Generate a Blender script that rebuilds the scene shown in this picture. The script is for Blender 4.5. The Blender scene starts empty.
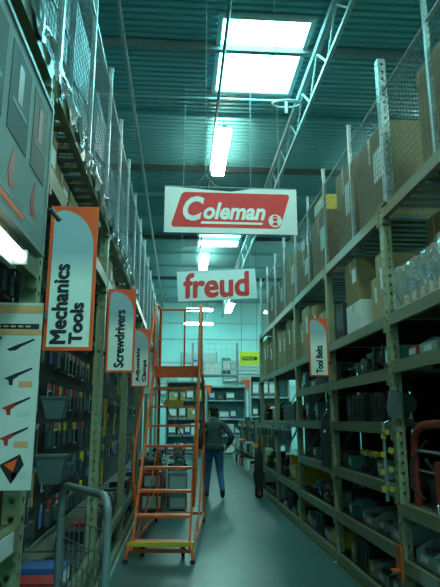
import bpy, math, random
from mathutils import Vector, Matrix
R = math.radians
PI = math.pi
random.seed(11)
scn = bpy.context.scene
C = scn.collection

# ---------------------------------------------------------------- camera, world, exposure
cd = bpy.data.cameras.new('camera')
cam = bpy.data.objects.new('camera', cd)
C.objects.link(cam)
cam.location = (0, 0, 1.6)
cam.rotation_euler = (R(90 + 12.6), 0, R(-4.0))
cd.sensor_fit = 'VERTICAL'
cd.sensor_height = 24.0
cd.lens = 560 / 587 * 24.0
cd.clip_end = 200
scn.camera = cam
w = bpy.data.worlds.new('world')
scn.world = w
w.use_nodes = True
w.node_tree.nodes['Background'].inputs[0].default_value = (0.25, 0.55, 0.55, 1)
w.node_tree.nodes['Background'].inputs[1].default_value = 0.25
vs = scn.view_settings
vs.view_transform = 'Standard'
vs.look = 'None'
vs.gamma = 1.0
vs.use_curve_mapping = False
vs.exposure = -0.12
SKY_COL = (0.24, 0.97, 1.0)
SKY_STRENGTH = 28.0
TUBE_COL = (0.70, 1.0, 0.85)
TUBE_STRENGTH = 36.0

# ---------------------------------------------------------------- materials
MATS = {}


def mat(name, col, rough=0.6, metal=0.0, var=0.12, scale=9.0, bump=0.0, emis=None, estr=0.0, spec=0.5):
    if name in MATS:
        return MATS[name]
    m = bpy.data.materials.new(name)
    m.use_nodes = True
    nt = m.node_tree
    b = nt.nodes['Principled BSDF']
    b.inputs['Roughness'].default_value = rough
    b.inputs['Metallic'].default_value = metal
    b.inputs['Specular IOR Level'].default_value = spec
    tc = nt.nodes.new('ShaderNodeTexCoord')
    nz = nt.nodes.new('ShaderNodeTexNoise')
    nz.inputs['Scale'].default_value = scale
    nz.inputs['Detail'].default_value = 4
    nt.links.new(tc.outputs['Object'], nz.inputs['Vector'])
    rp = nt.nodes.new('ShaderNodeValToRGB')
    lo = [max(0, c * (1 - var)) for c in col[:3]]
    hi = [min(1, c * (1 + var)) for c in col[:3]]
    rp.color_ramp.elements[0].position = 0.3
    rp.color_ramp.elements[1].position = 0.7
    rp.color_ramp.elements[0].color = (*lo, 1)
    rp.color_ramp.elements[1].color = (*hi, 1)
    nt.links.new(nz.outputs['Fac'], rp.inputs['Fac'])
    nt.links.new(rp.outputs['Color'], b.inputs['Base Color'])
    if bump:
        bp = nt.nodes.new('ShaderNodeBump')
        bp.inputs['Strength'].default_value = bump
        bp.inputs['Distance'].default_value = 0.02
        nt.links.new(nz.outputs['Fac'], bp.inputs['Height'])
        nt.links.new(bp.outputs['Normal'], b.inputs['Normal'])
    if emis:
        b.inputs['Emission Color'].default_value = (*emis, 1)
        b.inputs['Emission Strength'].default_value = estr
    MATS[name] = m
    return m


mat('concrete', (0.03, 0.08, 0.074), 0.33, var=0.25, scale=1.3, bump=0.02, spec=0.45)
mat('wall', (0.32, 0.56, 0.54), 0.7, var=0.05, scale=1.0)
mat('deck', (0.14, 0.34, 0.35), 0.55, var=0.1, scale=0.6)
mat('steel_white', (0.34, 0.40, 0.40), 0.45, var=0.08)
mat('steel_grey', (0.17, 0.20, 0.20), 0.45, var=0.12)
mat('steel_dark', (0.07, 0.075, 0.075), 0.5, var=0.2)
mat('cream', (0.27, 0.28, 0.165), 0.38, var=0.14, scale=14)
mat('cream_beam', (0.165, 0.165, 0.095), 0.33, var=0.16, scale=11)
mat('galv', (0.38, 0.42, 0.42), 0.3, 0.75, var=0.25, scale=40)
mat('wire', (0.09, 0.11, 0.11), 0.6, 0.0, var=0.1)
mat('chrome', (0.6, 0.62, 0.62), 0.22, 0.95, var=0.06)
mat('board', (0.075, 0.068, 0.045), 0.8, var=0.2, scale=22)
mat('peg', (0.03, 0.03, 0.026), 0.85, var=0.15, scale=30)
mat('kraft', (0.22, 0.15, 0.065), 0.75, var=0.1, scale=5)
mat('kraft_light', (0.31, 0.235, 0.115), 0.75, var=0.1, scale=5)
mat('kraft_dark', (0.26, 0.16, 0.075), 0.8, var=0.12, scale=5)
mat('tape', (0.45, 0.36, 0.20), 0.3, var=0.05)
mat('paper', (0.60, 0.62, 0.58), 0.6, var=0.05)
mat('print_grey', (0.33, 0.35, 0.35), 0.6, var=0.05)
mat('print_pale', (0.52, 0.55, 0.54), 0.6, var=0.05)
mat('ink', (0.018, 0.02, 0.022), 0.5, var=0.1)
mat('orange_print', (0.98, 0.10, 0.01), 0.5, var=0.05)
mat('orange_pale', (0.78, 0.36, 0.16), 0.6, var=0.06)
mat('orange_paint', (0.82, 0.12, 0.015), 0.42, var=0.16, scale=18)
mat('orange_dark', (0.5, 0.09, 0.016), 0.5, var=0.2, scale=18)
mat('yellow', (0.78, 0.52, 0.03), 0.45, var=0.12)
mat('yellow_dull', (0.36, 0.27, 0.03), 0.55, var=0.15)
mat('yellow_sign', (0.85, 0.80, 0.03), 0.5, var=0.03)
mat('red_print', (0.92, 0.03, 0.028), 0.5, var=0.05)
mat('red', (0.42, 0.03, 0.02), 0.4, var=0.1)
mat('red_dark', (0.26, 0.025, 0.015), 0.45, var=0.15)
mat('blue', (0.05, 0.12, 0.34), 0.5, var=0.12)
mat('teal_plastic', (0.06, 0.20, 0.19), 0.5, var=0.12)
mat('teal_dark', (0.05, 0.075, 0.075), 0.5, var=0.12)
mat('green_plastic', (0.05, 0.15, 0.09), 0.5, var=0.12)
mat('black_plastic', (0.016, 0.018, 0.018), 0.45, var=0.2)
mat('grey_plastic', (0.07, 0.09, 0.088), 0.5, var=0.12)
mat('pale_plastic', (0.24, 0.28, 0.265), 0.5, var=0.08)
mat('rubber', (0.02, 0.02, 0.02), 0.8, var=0.15)
mat('wood', (0.32, 0.18, 0.07), 0.6, var=0.2, scale=12)
mat('cart_grey', (0.17, 0.21, 0.22), 0.35, 0.2, var=0.08)
mat('banner', (0.88, 0.93, 0.90), 0.45, var=0.04, scale=3)
mat('denim', (0.035, 0.09, 0.22), 0.8, var=0.2, scale=14)
mat('jacket', (0.045, 0.065, 0.055), 0.85, var=0.2, scale=10)
mat('skin', (0.45, 0.26, 0.17), 0.5, var=0.06)
mat('hair', (0.03, 0.024, 0.018), 0.7, var=0.2)
mat('fabric_black', (0.018, 0.02, 0.02), 0.9, var=0.2, scale=20)
mat('fabric_brown', (0.13, 0.085, 0.05), 0.9, var=0.2, scale=20)
mat('wrap_blue', (0.04, 0.11, 0.16), 0.42, var=0.45, scale=5, bump=0.6, spec=0.5)
mat('wrap_pale', (0.13, 0.17, 0.17), 0.22, var=0.4, scale=6, bump=0.8, spec=1.0)
mat('panel_a', (0.018, 0.03, 0.026), 0.65, var=0.25, scale=3)
mat('panel_b', (0.075, 0.07, 0.045), 0.65, var=0.25, scale=3)
mat('poster_board', (0.17, 0.22, 0.21), 0.75, var=0.1, scale=3)
mat('tube', (0.9, 0.9, 0.9), 0.5, var=0.0, emis=TUBE_COL, estr=TUBE_STRENGTH)
mat('warm_tube', (0.9, 0.9, 0.9), 0.5, var=0.0, emis=(0.95, 1.0, 0.80), estr=4.5)
mat('skypane', (0.9, 0.9, 0.9), 0.5, var=0.0, emis=SKY_COL, estr=SKY_STRENGTH)


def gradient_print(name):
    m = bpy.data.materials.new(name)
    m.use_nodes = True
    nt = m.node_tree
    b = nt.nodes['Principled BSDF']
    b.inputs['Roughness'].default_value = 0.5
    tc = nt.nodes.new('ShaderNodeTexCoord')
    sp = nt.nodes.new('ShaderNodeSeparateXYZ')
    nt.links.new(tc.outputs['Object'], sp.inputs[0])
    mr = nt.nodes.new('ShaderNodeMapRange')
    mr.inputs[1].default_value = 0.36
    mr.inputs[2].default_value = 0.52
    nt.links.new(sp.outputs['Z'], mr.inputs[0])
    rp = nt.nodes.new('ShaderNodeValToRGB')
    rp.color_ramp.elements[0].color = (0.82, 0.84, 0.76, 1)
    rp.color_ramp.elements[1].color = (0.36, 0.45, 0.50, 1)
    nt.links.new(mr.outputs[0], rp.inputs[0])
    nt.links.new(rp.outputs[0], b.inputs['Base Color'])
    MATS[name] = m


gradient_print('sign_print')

# the deck paint of the ceiling keeps plain colour; the corrugation is geometry


def M(n):
    return MATS[n]


# ---------------------------------------------------------------- mesh helpers
class MB:
    def __init__(s):
        s.v, s.f, s.sm, s.mi = [], [], [], []
        s.cur = 0

    def add(s, vs_, fs_, smooth=False):
        o = len(s.v)
        s.v += [tuple(p) for p in vs_]
        for f in fs_:
            s.f.append([i + o for i in f])
            s.sm.append(smooth)
            s.mi.append(s.cur)
        return s

    def box(s, x0, x1, y0, y1, z0, z1):
        return s.add([(x0, y0, z0), (x1, y0, z0), (x1, y1, z0), (x0, y1, z0), (x0, y0, z1), (x1, y0, z1), (x1, y1, z1), (x0, y1, z1)],
                     [(3, 2, 1, 0), (4, 5, 6, 7), (0, 1, 5, 4), (1, 2, 6, 5), (2, 3, 7, 6), (3, 0, 4, 7)])

    def cbox(s, cx, cy, z0, sx, sy, sz):
        return s.box(cx - sx / 2, cx + sx / 2, cy - sy / 2, cy + sy / 2, z0, z0 + sz)

    def bar(s, p0, p1, a, b=None, up=(0, 0, 1)):
        b = b or a
        p0, p1 = Vector(p0), Vector(p1)
        d = (p1 - p0).normalized()
        u = Vector(up)
        if abs(d.dot(u)) > 0.98:
            u = Vector((0, 1, 0))
        r = d.cross(u).normalized()
        u = r.cross(d)
        vs_ = []
        for p in (p0, p1):
            for i, j in ((-1, -1), (1, -1), (1, 1), (-1, 1)):
                vs_.append(p + r * i * a / 2 + u * j * b / 2)
        return s.add(vs_, [(3, 2, 1, 0), (4, 5, 6, 7), (0, 1, 5, 4), (1, 2, 6, 5), (2, 3, 7, 6), (3, 0, 4, 7)])

    def tube(s, path, r, n=8, radii=None):
        path = [Vector(p) for p in path]
        rings = []
        prev = None
        for i, p in enumerate(path):
            a = path[max(i - 1, 0)]
            b = path[min(i + 1, len(path) - 1)]
            d = (b - a).normalized()
            if prev is None:
                u = Vector((0, 0, 1)) if abs(d.z) < 0.9 else Vector((0, 1, 0))
                rt = d.cross(u).normalized()
            else:
                rt = (prev - d * prev.dot(d)).normalized()
            prev = rt
            up = d.cross(rt)
            rr = radii[i] if radii else r
            rings.append([p + (rt * math.cos(2 * PI * k / n) + up * math.sin(2 * PI * k / n)) * rr for k in range(n)])
        vs_ = [q for ring in rings for q in ring]
        fs_ = []
        for i in range(len(path) - 1):
            for k in range(n):
                k2 = (k + 1) % n
                fs_.append((i * n + k, i * n + k2, (i + 1) * n + k2, (i + 1) * n + k))
        s.add(vs_, fs_, True)
        L = (len(path) - 1) * n
        s.add(rings[0], [tuple(range(n - 1, -1, -1))])
        s.add(rings[-1], [tuple(range(n))])
        return s

    def lathe(s, prof, n=14, c=(0, 0, 0), axis='z'):
        vs_, fs_ = [], []
        for (r, h) in prof:
            for k in range(n):
                a = 2 * PI * k / n
                x, y = r * math.cos(a), r * math.sin(a)
                if axis == 'z':
                    vs_.append((c[0] + x, c[1] + y, c[2] + h))
                elif axis == 'y':
                    vs_.append((c[0] + x, c[1] + h, c[2] - y))
                else:
                    vs_.append((c[0] + h, c[1] + x, c[2] + y))
        m = len(prof)
        for i in range(m - 1):
            for k in range(n):
                k2 = (k + 1) % n
                fs_.append((i * n + k, i * n + k2, (i + 1) * n + k2, (i + 1) * n + k))
        s.add(vs_, fs_, True)
        s.add(vs_[:n], [tuple(range(n - 1, -1, -1))])
        s.add(vs_[-n:], [tuple(range(n))])
        return s

    def prism(s, poly, t0, t1, plane='xz'):
        """poly in the plane, extruded t0..t1 along the remaining axis"""
        n = len(poly)
        f = {'xz': lambda a, b, t: (a, t, b), 'yz': lambda a, b, t: (t, a, b), 'xy': lambda a, b, t: (a, b, t)}[plane]
        vs_ = [f(a, b, t0) for a, b in poly] + [f(a, b, t1) for a, b in poly]
        fs_ = [tuple(range(n)), tuple(range(2 * n - 1, n - 1, -1))]
        for i in range(n):
            j = (i + 1) % n
            fs_.append((i, i + n, j + n, j))
        return s.add(vs_, fs_)

    def build(s, name, material, parent=None, loc=None):
        me = bpy.data.meshes.new(name)
        me.from_pydata(s.v, [], s.f)
        ms = material if isinstance(material, (list, tuple)) else [material]
        for m in ms:
            me.materials.append(M(m))
        me.polygons.foreach_set('use_smooth', s.sm)
        me.polygons.foreach_set('material_index', s.mi)
        me.validate()
        o = bpy.data.objects.new(name, me)
        C.objects.link(o)
        if parent:
            o.parent = parent
        if loc:
            o.location = loc
        return o


def rrect(x0, x1, y0, y1, r, n=3):
    out = []
    for cx, cy, a0 in ((x1 - r, y0 + r, -90), (x1 - r, y1 - r, 0), (x0 + r, y1 - r, 90), (x0 + r, y0 + r, 180)):
        for i in range(n + 1):
            a = R(a0 + 90 * i / n)
            out.append((cx + r * math.cos(a), cy + r * math.sin(a)))
    return out


def empty(name, loc=(0, 0, 0), rz=0.0):
    o = bpy.data.objects.new(name, None)
    o.empty_display_size = 0.1
    C.objects.link(o)
    o.location = loc
    o.rotation_euler = (0, 0, rz)
    return o


def tag(o, label, cat, group=None, kind=None):
    o['label'] = label
    o['category'] = cat
    if group:
        o['group'] = group
    if kind:
        o['kind'] = kind
    return o


def struct(o):
    o['kind'] = 'structure'
    return o


def copy_tree(o, parent=None):
    c = o.copy()
    C.objects.link(c)
    c.parent = parent
    for ch in o.children:
        copy_tree(ch, c)
    return c


def text(body, material, parent, box, y, rot=0, shear=0.0, offset=0.0, name='lettering', space=1.0, bold=0.0):
    """flat lettering in an x-z plane, fitted into box (x0,x1,z0,z1); rot 90 reads upwards"""
    cu = bpy.data.curves.new('t', 'FONT')
    cu.body = body
    cu.shear = shear
    cu.offset = offset
    cu.space_character = space
    cu.resolution_u = 3
    ob = bpy.data.objects.new('t', cu)
    C.objects.link(ob)
    dg = bpy.context.evaluated_depsgraph_get()
    me = bpy.data.meshes.new_from_object(ob.evaluated_get(dg))
    bpy.data.objects.remove(ob)
    bpy.data.curves.remove(cu)
    pts = [(v.co.x, v.co.y) for v in me.vertices]
    if rot == 90:
        pts = [(-q, p) for p, q in pts]
    mnx, mxx = min(p[0] for p in pts), max(p[0] for p in pts)
    mny, mxy = min(p[1] for p in pts), max(p[1] for p in pts)
    x0, x1, z0, z1 = box
    for v, (a, b) in zip(me.vertices, pts):
        v.co = (x0 + (a - mnx) / (mxx - mnx) * (x1 - x0), y, z0 + (b - mny) / (mxy - mny) * (z1 - z0))
    if bold:      # heavier strokes: the outlines repeated with small shifts
        vv = [tuple(v.co) for v in me.vertices]
        ff = [tuple(p.vertices) for p in me.polygons]
        bpy.data.meshes.remove(me)
        V, F = [], []
        for k_, (dx, dz) in enumerate(((0, 0), (bold, 0), (-bold, 0), (0, bold), (0, -bold), (bold, bold), (-bold, -bold))):
            o_ = len(V)
            V += [(a + dx, b_ - k_ * 0.00004, c_ + dz) for a, b_, c_ in vv]
            F += [tuple(i + o_ for i in f) for f in ff]
        me = bpy.data.meshes.new(name)
        me.from_pydata(V, [], F)
    me.materials.clear()
    me.materials.append(M(material))
    me.name = name
    o = bpy.data.objects.new(name, me)
    C.objects.link(o)
    o.parent = parent
    return o


ORD = ['first', 'second', 'third', 'fourth', 'fifth', 'sixth', 'seventh', 'eighth', 'ninth', 'tenth', 'eleventh', 'twelfth', 'thirteenth', 'fourteenth', 'fifteenth',
       'sixteenth', 'seventeenth', 'eighteenth', 'nineteenth', 'twentieth']

XL, XR = -0.70, 1.80          # faces of the two racks
WALL_Y = 31.0
CEIL = 8.0
LP = [0.3, 2.75, 5.2, 7.65, 10.1, 12.55, 15.0, 17.45, 19.9]       # left posts (y)
RP = [0.75, 2.75, 4.75, 6.75, 8.75, 10.75, 12.75]          # right posts (y)

# ================================================================ the building
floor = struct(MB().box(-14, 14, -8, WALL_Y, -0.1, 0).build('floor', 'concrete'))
struct(MB().box(-14, 14, WALL_Y, WALL_Y + 0.2, 0, CEIL + 0.3).build('wall_far', 'wall'))
struct(MB().box(-14.2, -14, -8, WALL_Y, 0, CEIL + 0.3).build('wall_left', 'wall'))
struct(MB().box(14, 14.2, -8, WALL_Y, 0, CEIL + 0.3).build('wall_right', 'wall'))
struct(MB().box(-14, 14, -8.2, -8, 0, CEIL + 0.3).build('wall_back', 'wall'))
# corrugated roof deck, ribs run across the aisle
b = MB()
y = -8.0
pr = []
while y < WALL_Y:
    pr += [(y, CEIL), (y + 0.075, CEIL), (y + 0.09, CEIL + 0.045), (y + 0.14, CEIL + 0.045)]
    y += 0.155
pr.append((WALL_Y, CEIL))
vs_ = [(-14, a, z) for a, z in pr] + [(14, a, z) for a, z in pr]
n = len(pr)
b.add(vs_, [(i + 1, i, n + i, n + i + 1) for i in range(n - 1)])
struct(b.build('ceiling', 'deck'))
# horizontal cladding seams on the far wall
b = MB()
for z in (3.3, 4.6, 5.9, 6.8):
    b.box(-13.9, 13.9, WALL_Y - 0.05, WALL_Y, z, z + 0.06)
struct(b.build('trim_1', 'steel_white'))
# cross purlins
k = 1
for yy in (1.8, 3.5, 5.2, 6.9, 8.6, 10.9, 13.5, 15.3, 17.2, 19.2, 21.2, 23.2, 25.2, 27.2, 29.2):
    k += 1
    b = MB()
    if yy in (8.6, 13.5, 19.2, 25.2):
        b.box(-13.9, 13.9, yy - 0.05, yy + 0.05, 7.86, 8.0)
        struct(b.build('trim_%d' % k, 'steel_dark' if yy != 8.6 else 'steel_grey'))
    else:
        b.box(-13.9, 13.9, yy - 0.04, yy + 0.04, 7.9, 8.0)
        struct(b.build('trim_%d' % k, 'deck'))
# long trusses parallel to the aisle
for xt in (-6.6, 2.27, 11.1):
    k += 1
    root = empty('trim_%d' % k)
    struct(root)
    MB().box(xt - 0.05, xt + 0.05, -7.9, 30.9, 7.74, 7.86).build('top_chord', 'steel_white', root)
    MB().box(xt - 0.03, xt + 0.03, -7.9, 30.9, 7.14, 7.2).build('bottom_chord', 'steel_white', root)
    y, up = -7.8, True
    dmesh = [None, None]
    while y < 30.3:
        i = int(up)
        if dmesh[i] is None:
            o = MB().bar((0, 0, 0 if up else 0.56), (0, 0.6, 0.56 if up else 0), 0.03).build('web_rod', 'steel_white', root)
            dmesh[i] = o.data
        else:
            o = bpy.data.objects.new('web_rod', dmesh[i])
            C.objects.link(o)
            o.parent = root
        o.location = (xt, y, 7.18)
        y += 0.6
        up = not up
# conduits along the aisle
for xt, zz, r in ((0.66, 7.74, 0.03), (-1.02, 7.7, 0.04)):
    k += 1
    struct(MB().tube([(xt, -7.9, zz), (xt, 30.9, zz)], r, 8).build('trim_%d' % k, 'steel_grey'))
# thin bright cross conduit beside the skylight with a loop of cable
k += 1
struct(MB().tube([(-3.9, 9.95, 7.78), (6.5, 9.95, 7.78)], 0.022, 6).build('trim_%d' % k, 'steel_white'))
k += 1
lp = [(2.0 + 0.27 * math.cos(a * PI / 8), 9.85 + 0.3 * math.sin(a * PI / 8), 7.66 + 0.1 * math.sin(a * PI / 8)) for a in range(17)]
struct(MB().tube(lp, 0.022, 6).tube([(2.0, 9.85, 7.45), (2.0, 9.85, 7.74)], 0.03, 6).build('trim_%d' % k, 'steel_white'))

# skylights; the columns either side of the middle one are added for frontal light
wi = 0
for xs in (-10.2, -4.4, 1.33, 7.1, 12.6):
    for (y0, y1) in ((-3.4, -1.3), (7.87, 9.93), (18.8, 20.2), (27.2, 28.7)):
        wi += 1
        root = struct(empty('window_%d' % wi))
        x0, x1 = xs - 0.72, xs + 0.72
        MB().box(x0, x1, y0, y1, 7.975, 7.985).build('pane', 'skypane', root)
        f = MB()
        f.box(x0 - 0.08, x0, y0 - 0.08, y1 + 0.08, 7.93, 8.0).box(x1, x1 + 0.08, y0 - 0.08, y1 + 0.08, 7.93, 8.0)
        f.box(x0, x1, y0 - 0.08, y0, 7.93, 8.0).box(x0, x1, y1, y1 + 0.08, 7.93, 8.0)
        f.build('window_frame', 'steel_white', root)


# fluorescent strip fixtures
def strip(x, y0, y1, z, label, across=False, drop=0.0):
    t = tag(empty('strip_light', (x, y0, z)), label, 'light', 'fluorescent strip lights under the roof')
    L = y1 - y0

    def bx(a0, a1, l0, l1, z0, z1):
        return MB().box(l0, l1, a0, a1, z0, z1) if across else MB().box(a0, a1, l0, l1, z0, z1)
    bx(-0.05, 0.05, 0, L, 0.025, 0.09).build('housing', 'steel_white', t)
    bx(-0.15, 0.15, 0.03, L - 0.03, -0.03, 0.02).build('diffuser', 'tube', t)
    for q in (0.3, L - 0.3):
        p = (q, 0, 0.09) if across else (0, q, 0.09)
        p2 = (p[0], p[1], 7.98 - z)
        MB().tube([p, p2], 0.012, 5).build('hanger', 'steel_grey', t)


strip(0.86, 10.83, 13.16, 7.62, 'fluorescent strip light nearest the camera, between big skylight and upper banner')
strip(0.86, 20.2, 22.45, 7.62, 'fluorescent strip light seen in the gap between the two banners')
strip(5.3, 11.0, 13.3, 7.62, 'strip light seen through wire cage above the cartons on the right')
strip(5.3, 18.3, 20.6, 7.62, 'strip light glimpsed past cage posts over the right rack, beside upper banner')
strip(-5.2, 9.0, 11.3, 7.62, 'strip light hidden behind wrapped pallets over the left rack')
strip(-5.2, 18.3, 20.6, 7.62, 'far strip light behind wrapped pallets over the left rack')
strip(0.2, 24.4, 25.6, 6.3, 'low crosswise strip light just under the lower banner', across=True)
strip(0.1, 27.5, 29.0, 6.2, 'farthest crosswise strip light hung before the end wall', across=True)
strip(3.4, 22.6, 23.7, 5.9, 'crosswise strip light hung past the end of the right rack', across=True)
strip(4.4, 27.2, 28.2, 6.6, 'small far crosswise strip light above the yellow sign', across=True)
strip(0.86, -2.2, 0.1, 7.62, 'strip light overhead behind the photographer')
strip(0.86, -6.6, -4.3, 7.62, 'added fill strip light near the back wall behind the photographer')  # added behind the camera to light sign and banner fronts
strip(5.3, -2.2, 0.1, 7.62, 'added fill strip light overhead to the right behind the photographer')  # another added, unseen fixture for frontal light on the signs
for a, xs in enumerate((-3.6, 0.86, 5.3)):  # added out of view to light banner fronts and goods further on
    strip(xs, 2.4, 4.7, 7.62, 'added fill strip light above the frame over the near aisle, %s from the left' % ORD[a])
for a, xs in enumerate((-5.5, 2.4, 7.5)):  # added to brighten the end wall
    strip(xs, 26.3, 28.6, 7.0, 'added lengthwise fill strip light close to the end wall, %s from the left' % ORD[a])
for a, xs in enumerate((-3.6, 5.3)):  # added pair out of sight, more light from the front
    strip(xs, -6.6, -4.3, 7.62, 'added fill strip light by the back wall on the %s behind the photographer' % ('left', 'right')[a])
strip(-3.6, -2.2, 0.1, 7.62, 'added fill strip light overhead to the left behind the photographer')  # likewise added unseen, brightens faces turned to the camera


# ================================================================ racks
def post_mesh(h, wd=0.08, holes=True):
    """hollow perforated upright: holes in the face to the camera (-y) and in both x faces"""
    b = MB()
    pitch, r = 0.08, 0.014
    nz = max(1, int(h / pitch))
    t = 0.004

    def face(mk):
        for i in range(nz):
            z0, z1 = i * pitch, (i + 1) * pitch if i < nz - 1 else h
            zc = i * pitch + pitch / 2
            oc = [(wd / 2 + r * math.cos(PI / 4 * q + PI / 8), zc + r * 1.15 * math.sin(PI / 4 * q + PI / 8)) for q in range(8)]
            co = [(wd, z1), (0, z1), (0, z0), (wd, z0)]
            pts = [mk(a, c) for a, c in oc] + [mk(a, c) for a, c in co]
            fs = []
            for q in range(4):
                fs.append((2 * q, 2 * q + 1, 8 + q))
                fs.append((2 * q + 1, (2 * q + 2) % 8, 8 + (q + 1) % 4, 8 + q))
            b.add(pts, fs)
    face(lambda a, z: (a - wd / 2, -wd / 2, z))
    face(lambda a, z: (wd / 2, a - wd / 2, z))
    face(lambda a, z: (-wd / 2, a - wd / 2, z))
    b.add([(-wd / 2, wd / 2, 0), (wd / 2, wd / 2, 0), (wd / 2, wd / 2, h), (-wd / 2, wd / 2, h)], [(0, 1, 2, 3)])
    b.add([(-wd / 2, -wd / 2, h), (wd / 2, -wd / 2, h), (wd / 2, wd / 2, h), (-wd / 2, wd / 2, h)], [(0, 1, 2, 3)])
    b.cbox(0, 0, 0, 0.14, 0.12, 0.012)
    return b


DEPTH = 1.1
SHARED = {}


def shared(key, mk, name, material, parent, loc=(0, 0, 0)):
    if key in SHARED:
        o = bpy.data.objects.new(name, SHARED[key])
        C.objects.link(o)
        o.parent = parent
        o.location = loc
        return o
    o = mk().build(name, material, parent, loc)
    SHARED[key] = o.data
    return o


def rack(name, xf, sx, posts, levels, label, peg=None):
    """xf: x of the front face, sx: +1 when the rack lies to +x; levels: per bay list of beam-top heights"""
    root = tag(empty(name, (xf, posts[0], 0)), label, 'rack')
    y00 = posts[0]
    H = 3.44
    for y in posts:
        shared('post_front', lambda: post_mesh(H), 'upright', 'cream', root, (sx * 0.045, y - y00, 0))
        shared('post_rear', lambda: MB().cbox(0, 0, 0, 0.07, 0.07, H), 'upright', 'cream', root, (sx * (DEPTH - 0.045), y - y00, 0))
        br = MB()
        for i in range(4):
            z0 = 0.2 + i * 0.8
            br.bar((sx * 0.62, 0, z0), (sx * (DEPTH - 0.08), 0, z0 + 0.7), 0.03)
        shared('brace%d' % sx, lambda: br, 'cross_brace', 'cream', root, (0, y - y00, 0))
    for i, lv in enumerate(levels):
        y0, y1 = posts[i] - y00 + 0.042, posts[i + 1] - y00 - 0.042
        L = y1 - y0
        for j, z in enumerate(lv):
            hb = 0.1 if z > 0.3 else 0.09
            key = 'beam%.3f_%.2f' % (L, hb)
            mk = lambda: MB().box(-0.022, 0.022, 0, L, -hb, 0) if False else MB().box(-0.024, 0.024, 0, L, -hb, 0).box(-0.028, 0.028, 0, 0.04, -hb - 0.05, -hb).box(-0.028, 0.028, L - 0.04, L, -hb - 0.05, -hb)
            shared(key, mk, 'beam', 'cream_beam', root, (sx * 0.024, y0, z))
            shared(key + 'r', lambda: MB().box(-0.024, 0.024, 0, L, -hb, 0), 'beam', 'cream_beam', root, (sx * (DEPTH - 0.03), y0, z))
            if z > 3.2 or (sx > 0 and 2.3 < z < 2.6 and i < 1) or (sx < 0 and 2.6 < z):
                q = 0
                yy = y0 + 0.06
                while yy < y1 - 0.1:
                    m_ = 'yellow_dull' if (sx > 0 and i == 0 and q in (9,)) else ('cream_beam' if q % 2 else 'steel_grey')
                    shared('slat%d%s' % (sx, m_), lambda: MB().box(min(sx * 0.05, sx * (DEPTH - 0.06)), max(sx * 0.05, sx * (DEPTH - 0.06)), 0, 0.075, -0.03, -0.006), 'slat', m_, root, (0, yy, z))
                    yy += 0.15
                    q += 1
                wkey = 'wdeck%.3f_%d' % (L, sx)

                def mkw():
                    b = MB()
                    a = 0.05
                    while a < L:
                        b.box(min(sx * 0.03, sx * (DEPTH - 0.04)), max(sx * 0.03, sx * (DEPTH - 0.04)), a, a + 0.005, -0.006, -0.001)
                        a += 0.05
                    q_ = 0.08
                    while q_ < DEPTH - 0.06:
                        b.box(min(sx * q_, sx * (q_ + 0.005)), max(sx * q_, sx * (q_ + 0.005)), 0.0, L, -0.005, 0.0)
                        q_ += 0.1
                    return b
                o = shared(wkey, mkw, 'wire_deck', 'wire', root, (0, y0, z))
                o['kind'] = 'stuff'
            else:
                shared('deck%.3f_%d' % (L, sx), lambda: MB().box(min(sx * 0.05, sx * (DEPTH - 0.06)), max(sx * 0.05, sx * (DEPTH - 0.06)), 0, L, -0.03, 0), 'shelf_board', 'board', root, (0, y0, z))
        if peg and peg[i]:
            px, pz0, pz1 = peg[i]
            shared('peg%.2f%.2f%.2f%.2f%d' % (L, px, pz0, pz1, sx), lambda: MB().box(min(sx * px, sx * (px + 0.02)), max(sx * px, sx * (px + 0.02)), 0.01, L - 0.01, pz0, pz1), 'pegboard', 'peg', root, (0, y0, 0))
    return root


RLEV = [[0.12, 0.50, 0.93, 2.08, 2.49, 3.47],
        [0.12, 0.50, 0.93, 2.08, 2.49, 3.47],
        [0.12, 0.57, 1.06, 1.57, 2.03, 2.49, 3.47],
        [0.12, 0.57, 1.06, 1.57, 2.03, 2.49, 3.47],
        [0.12, 0.60, 1.57, 2.49, 3.47],
        [0.12, 0.60, 1.57, 2.49, 3.47]]
LLEV = [[0.12, 0.55, 1.14, 2.36, 3.44]] + [[0.12, 0.50, 2.9, 3.44]] * 7
rack_r = rack('pallet_rack', XR, 1, RP, RLEV, 'cream steel pallet rack on the right with perforated uprights and six shelf levels',
              [(0.98, 0.14, 2.4), (0.56, 0.94, 2.0)] + [(0.98, 0.14, 2.4)] * 4)
rack_l = rack('pallet_rack', XL, -1, LP, LLEV, 'cream steel pallet rack on the left with pegboard backs and hanging sign brackets',
              [(0.75, 1.2, 2.2)] + [(0.58, 0.52, 2.78)] * 7)

# toe kick strips at the foot of each rack
b = MB().box(0.0, 0.02, 0, 12.0, 0, 0.02)
b.build('kick_strip', 'yellow_dull', rack_r, (0.0, 0.0, 0.0))
b = MB().box(-0.02, 0.0, 0, 19.6, 0, 0.03)
b.build('kick_strip', 'pale_plastic', rack_l, (0.02, 0.0, 0.0))


# ---- wire cages on top of the racks
def wire_panel(L, H, cell=0.06, t=0.003):
    b = MB()
    a = 0.0
    while a <= L:
        b.box(-t / 2, t / 2, a, a + t, 0, H)
        a += cell
    z = 0.0
    while z <= H:
        b.box(-t, 0, 0, L, z, z + t)
        z += cell
    return b


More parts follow.
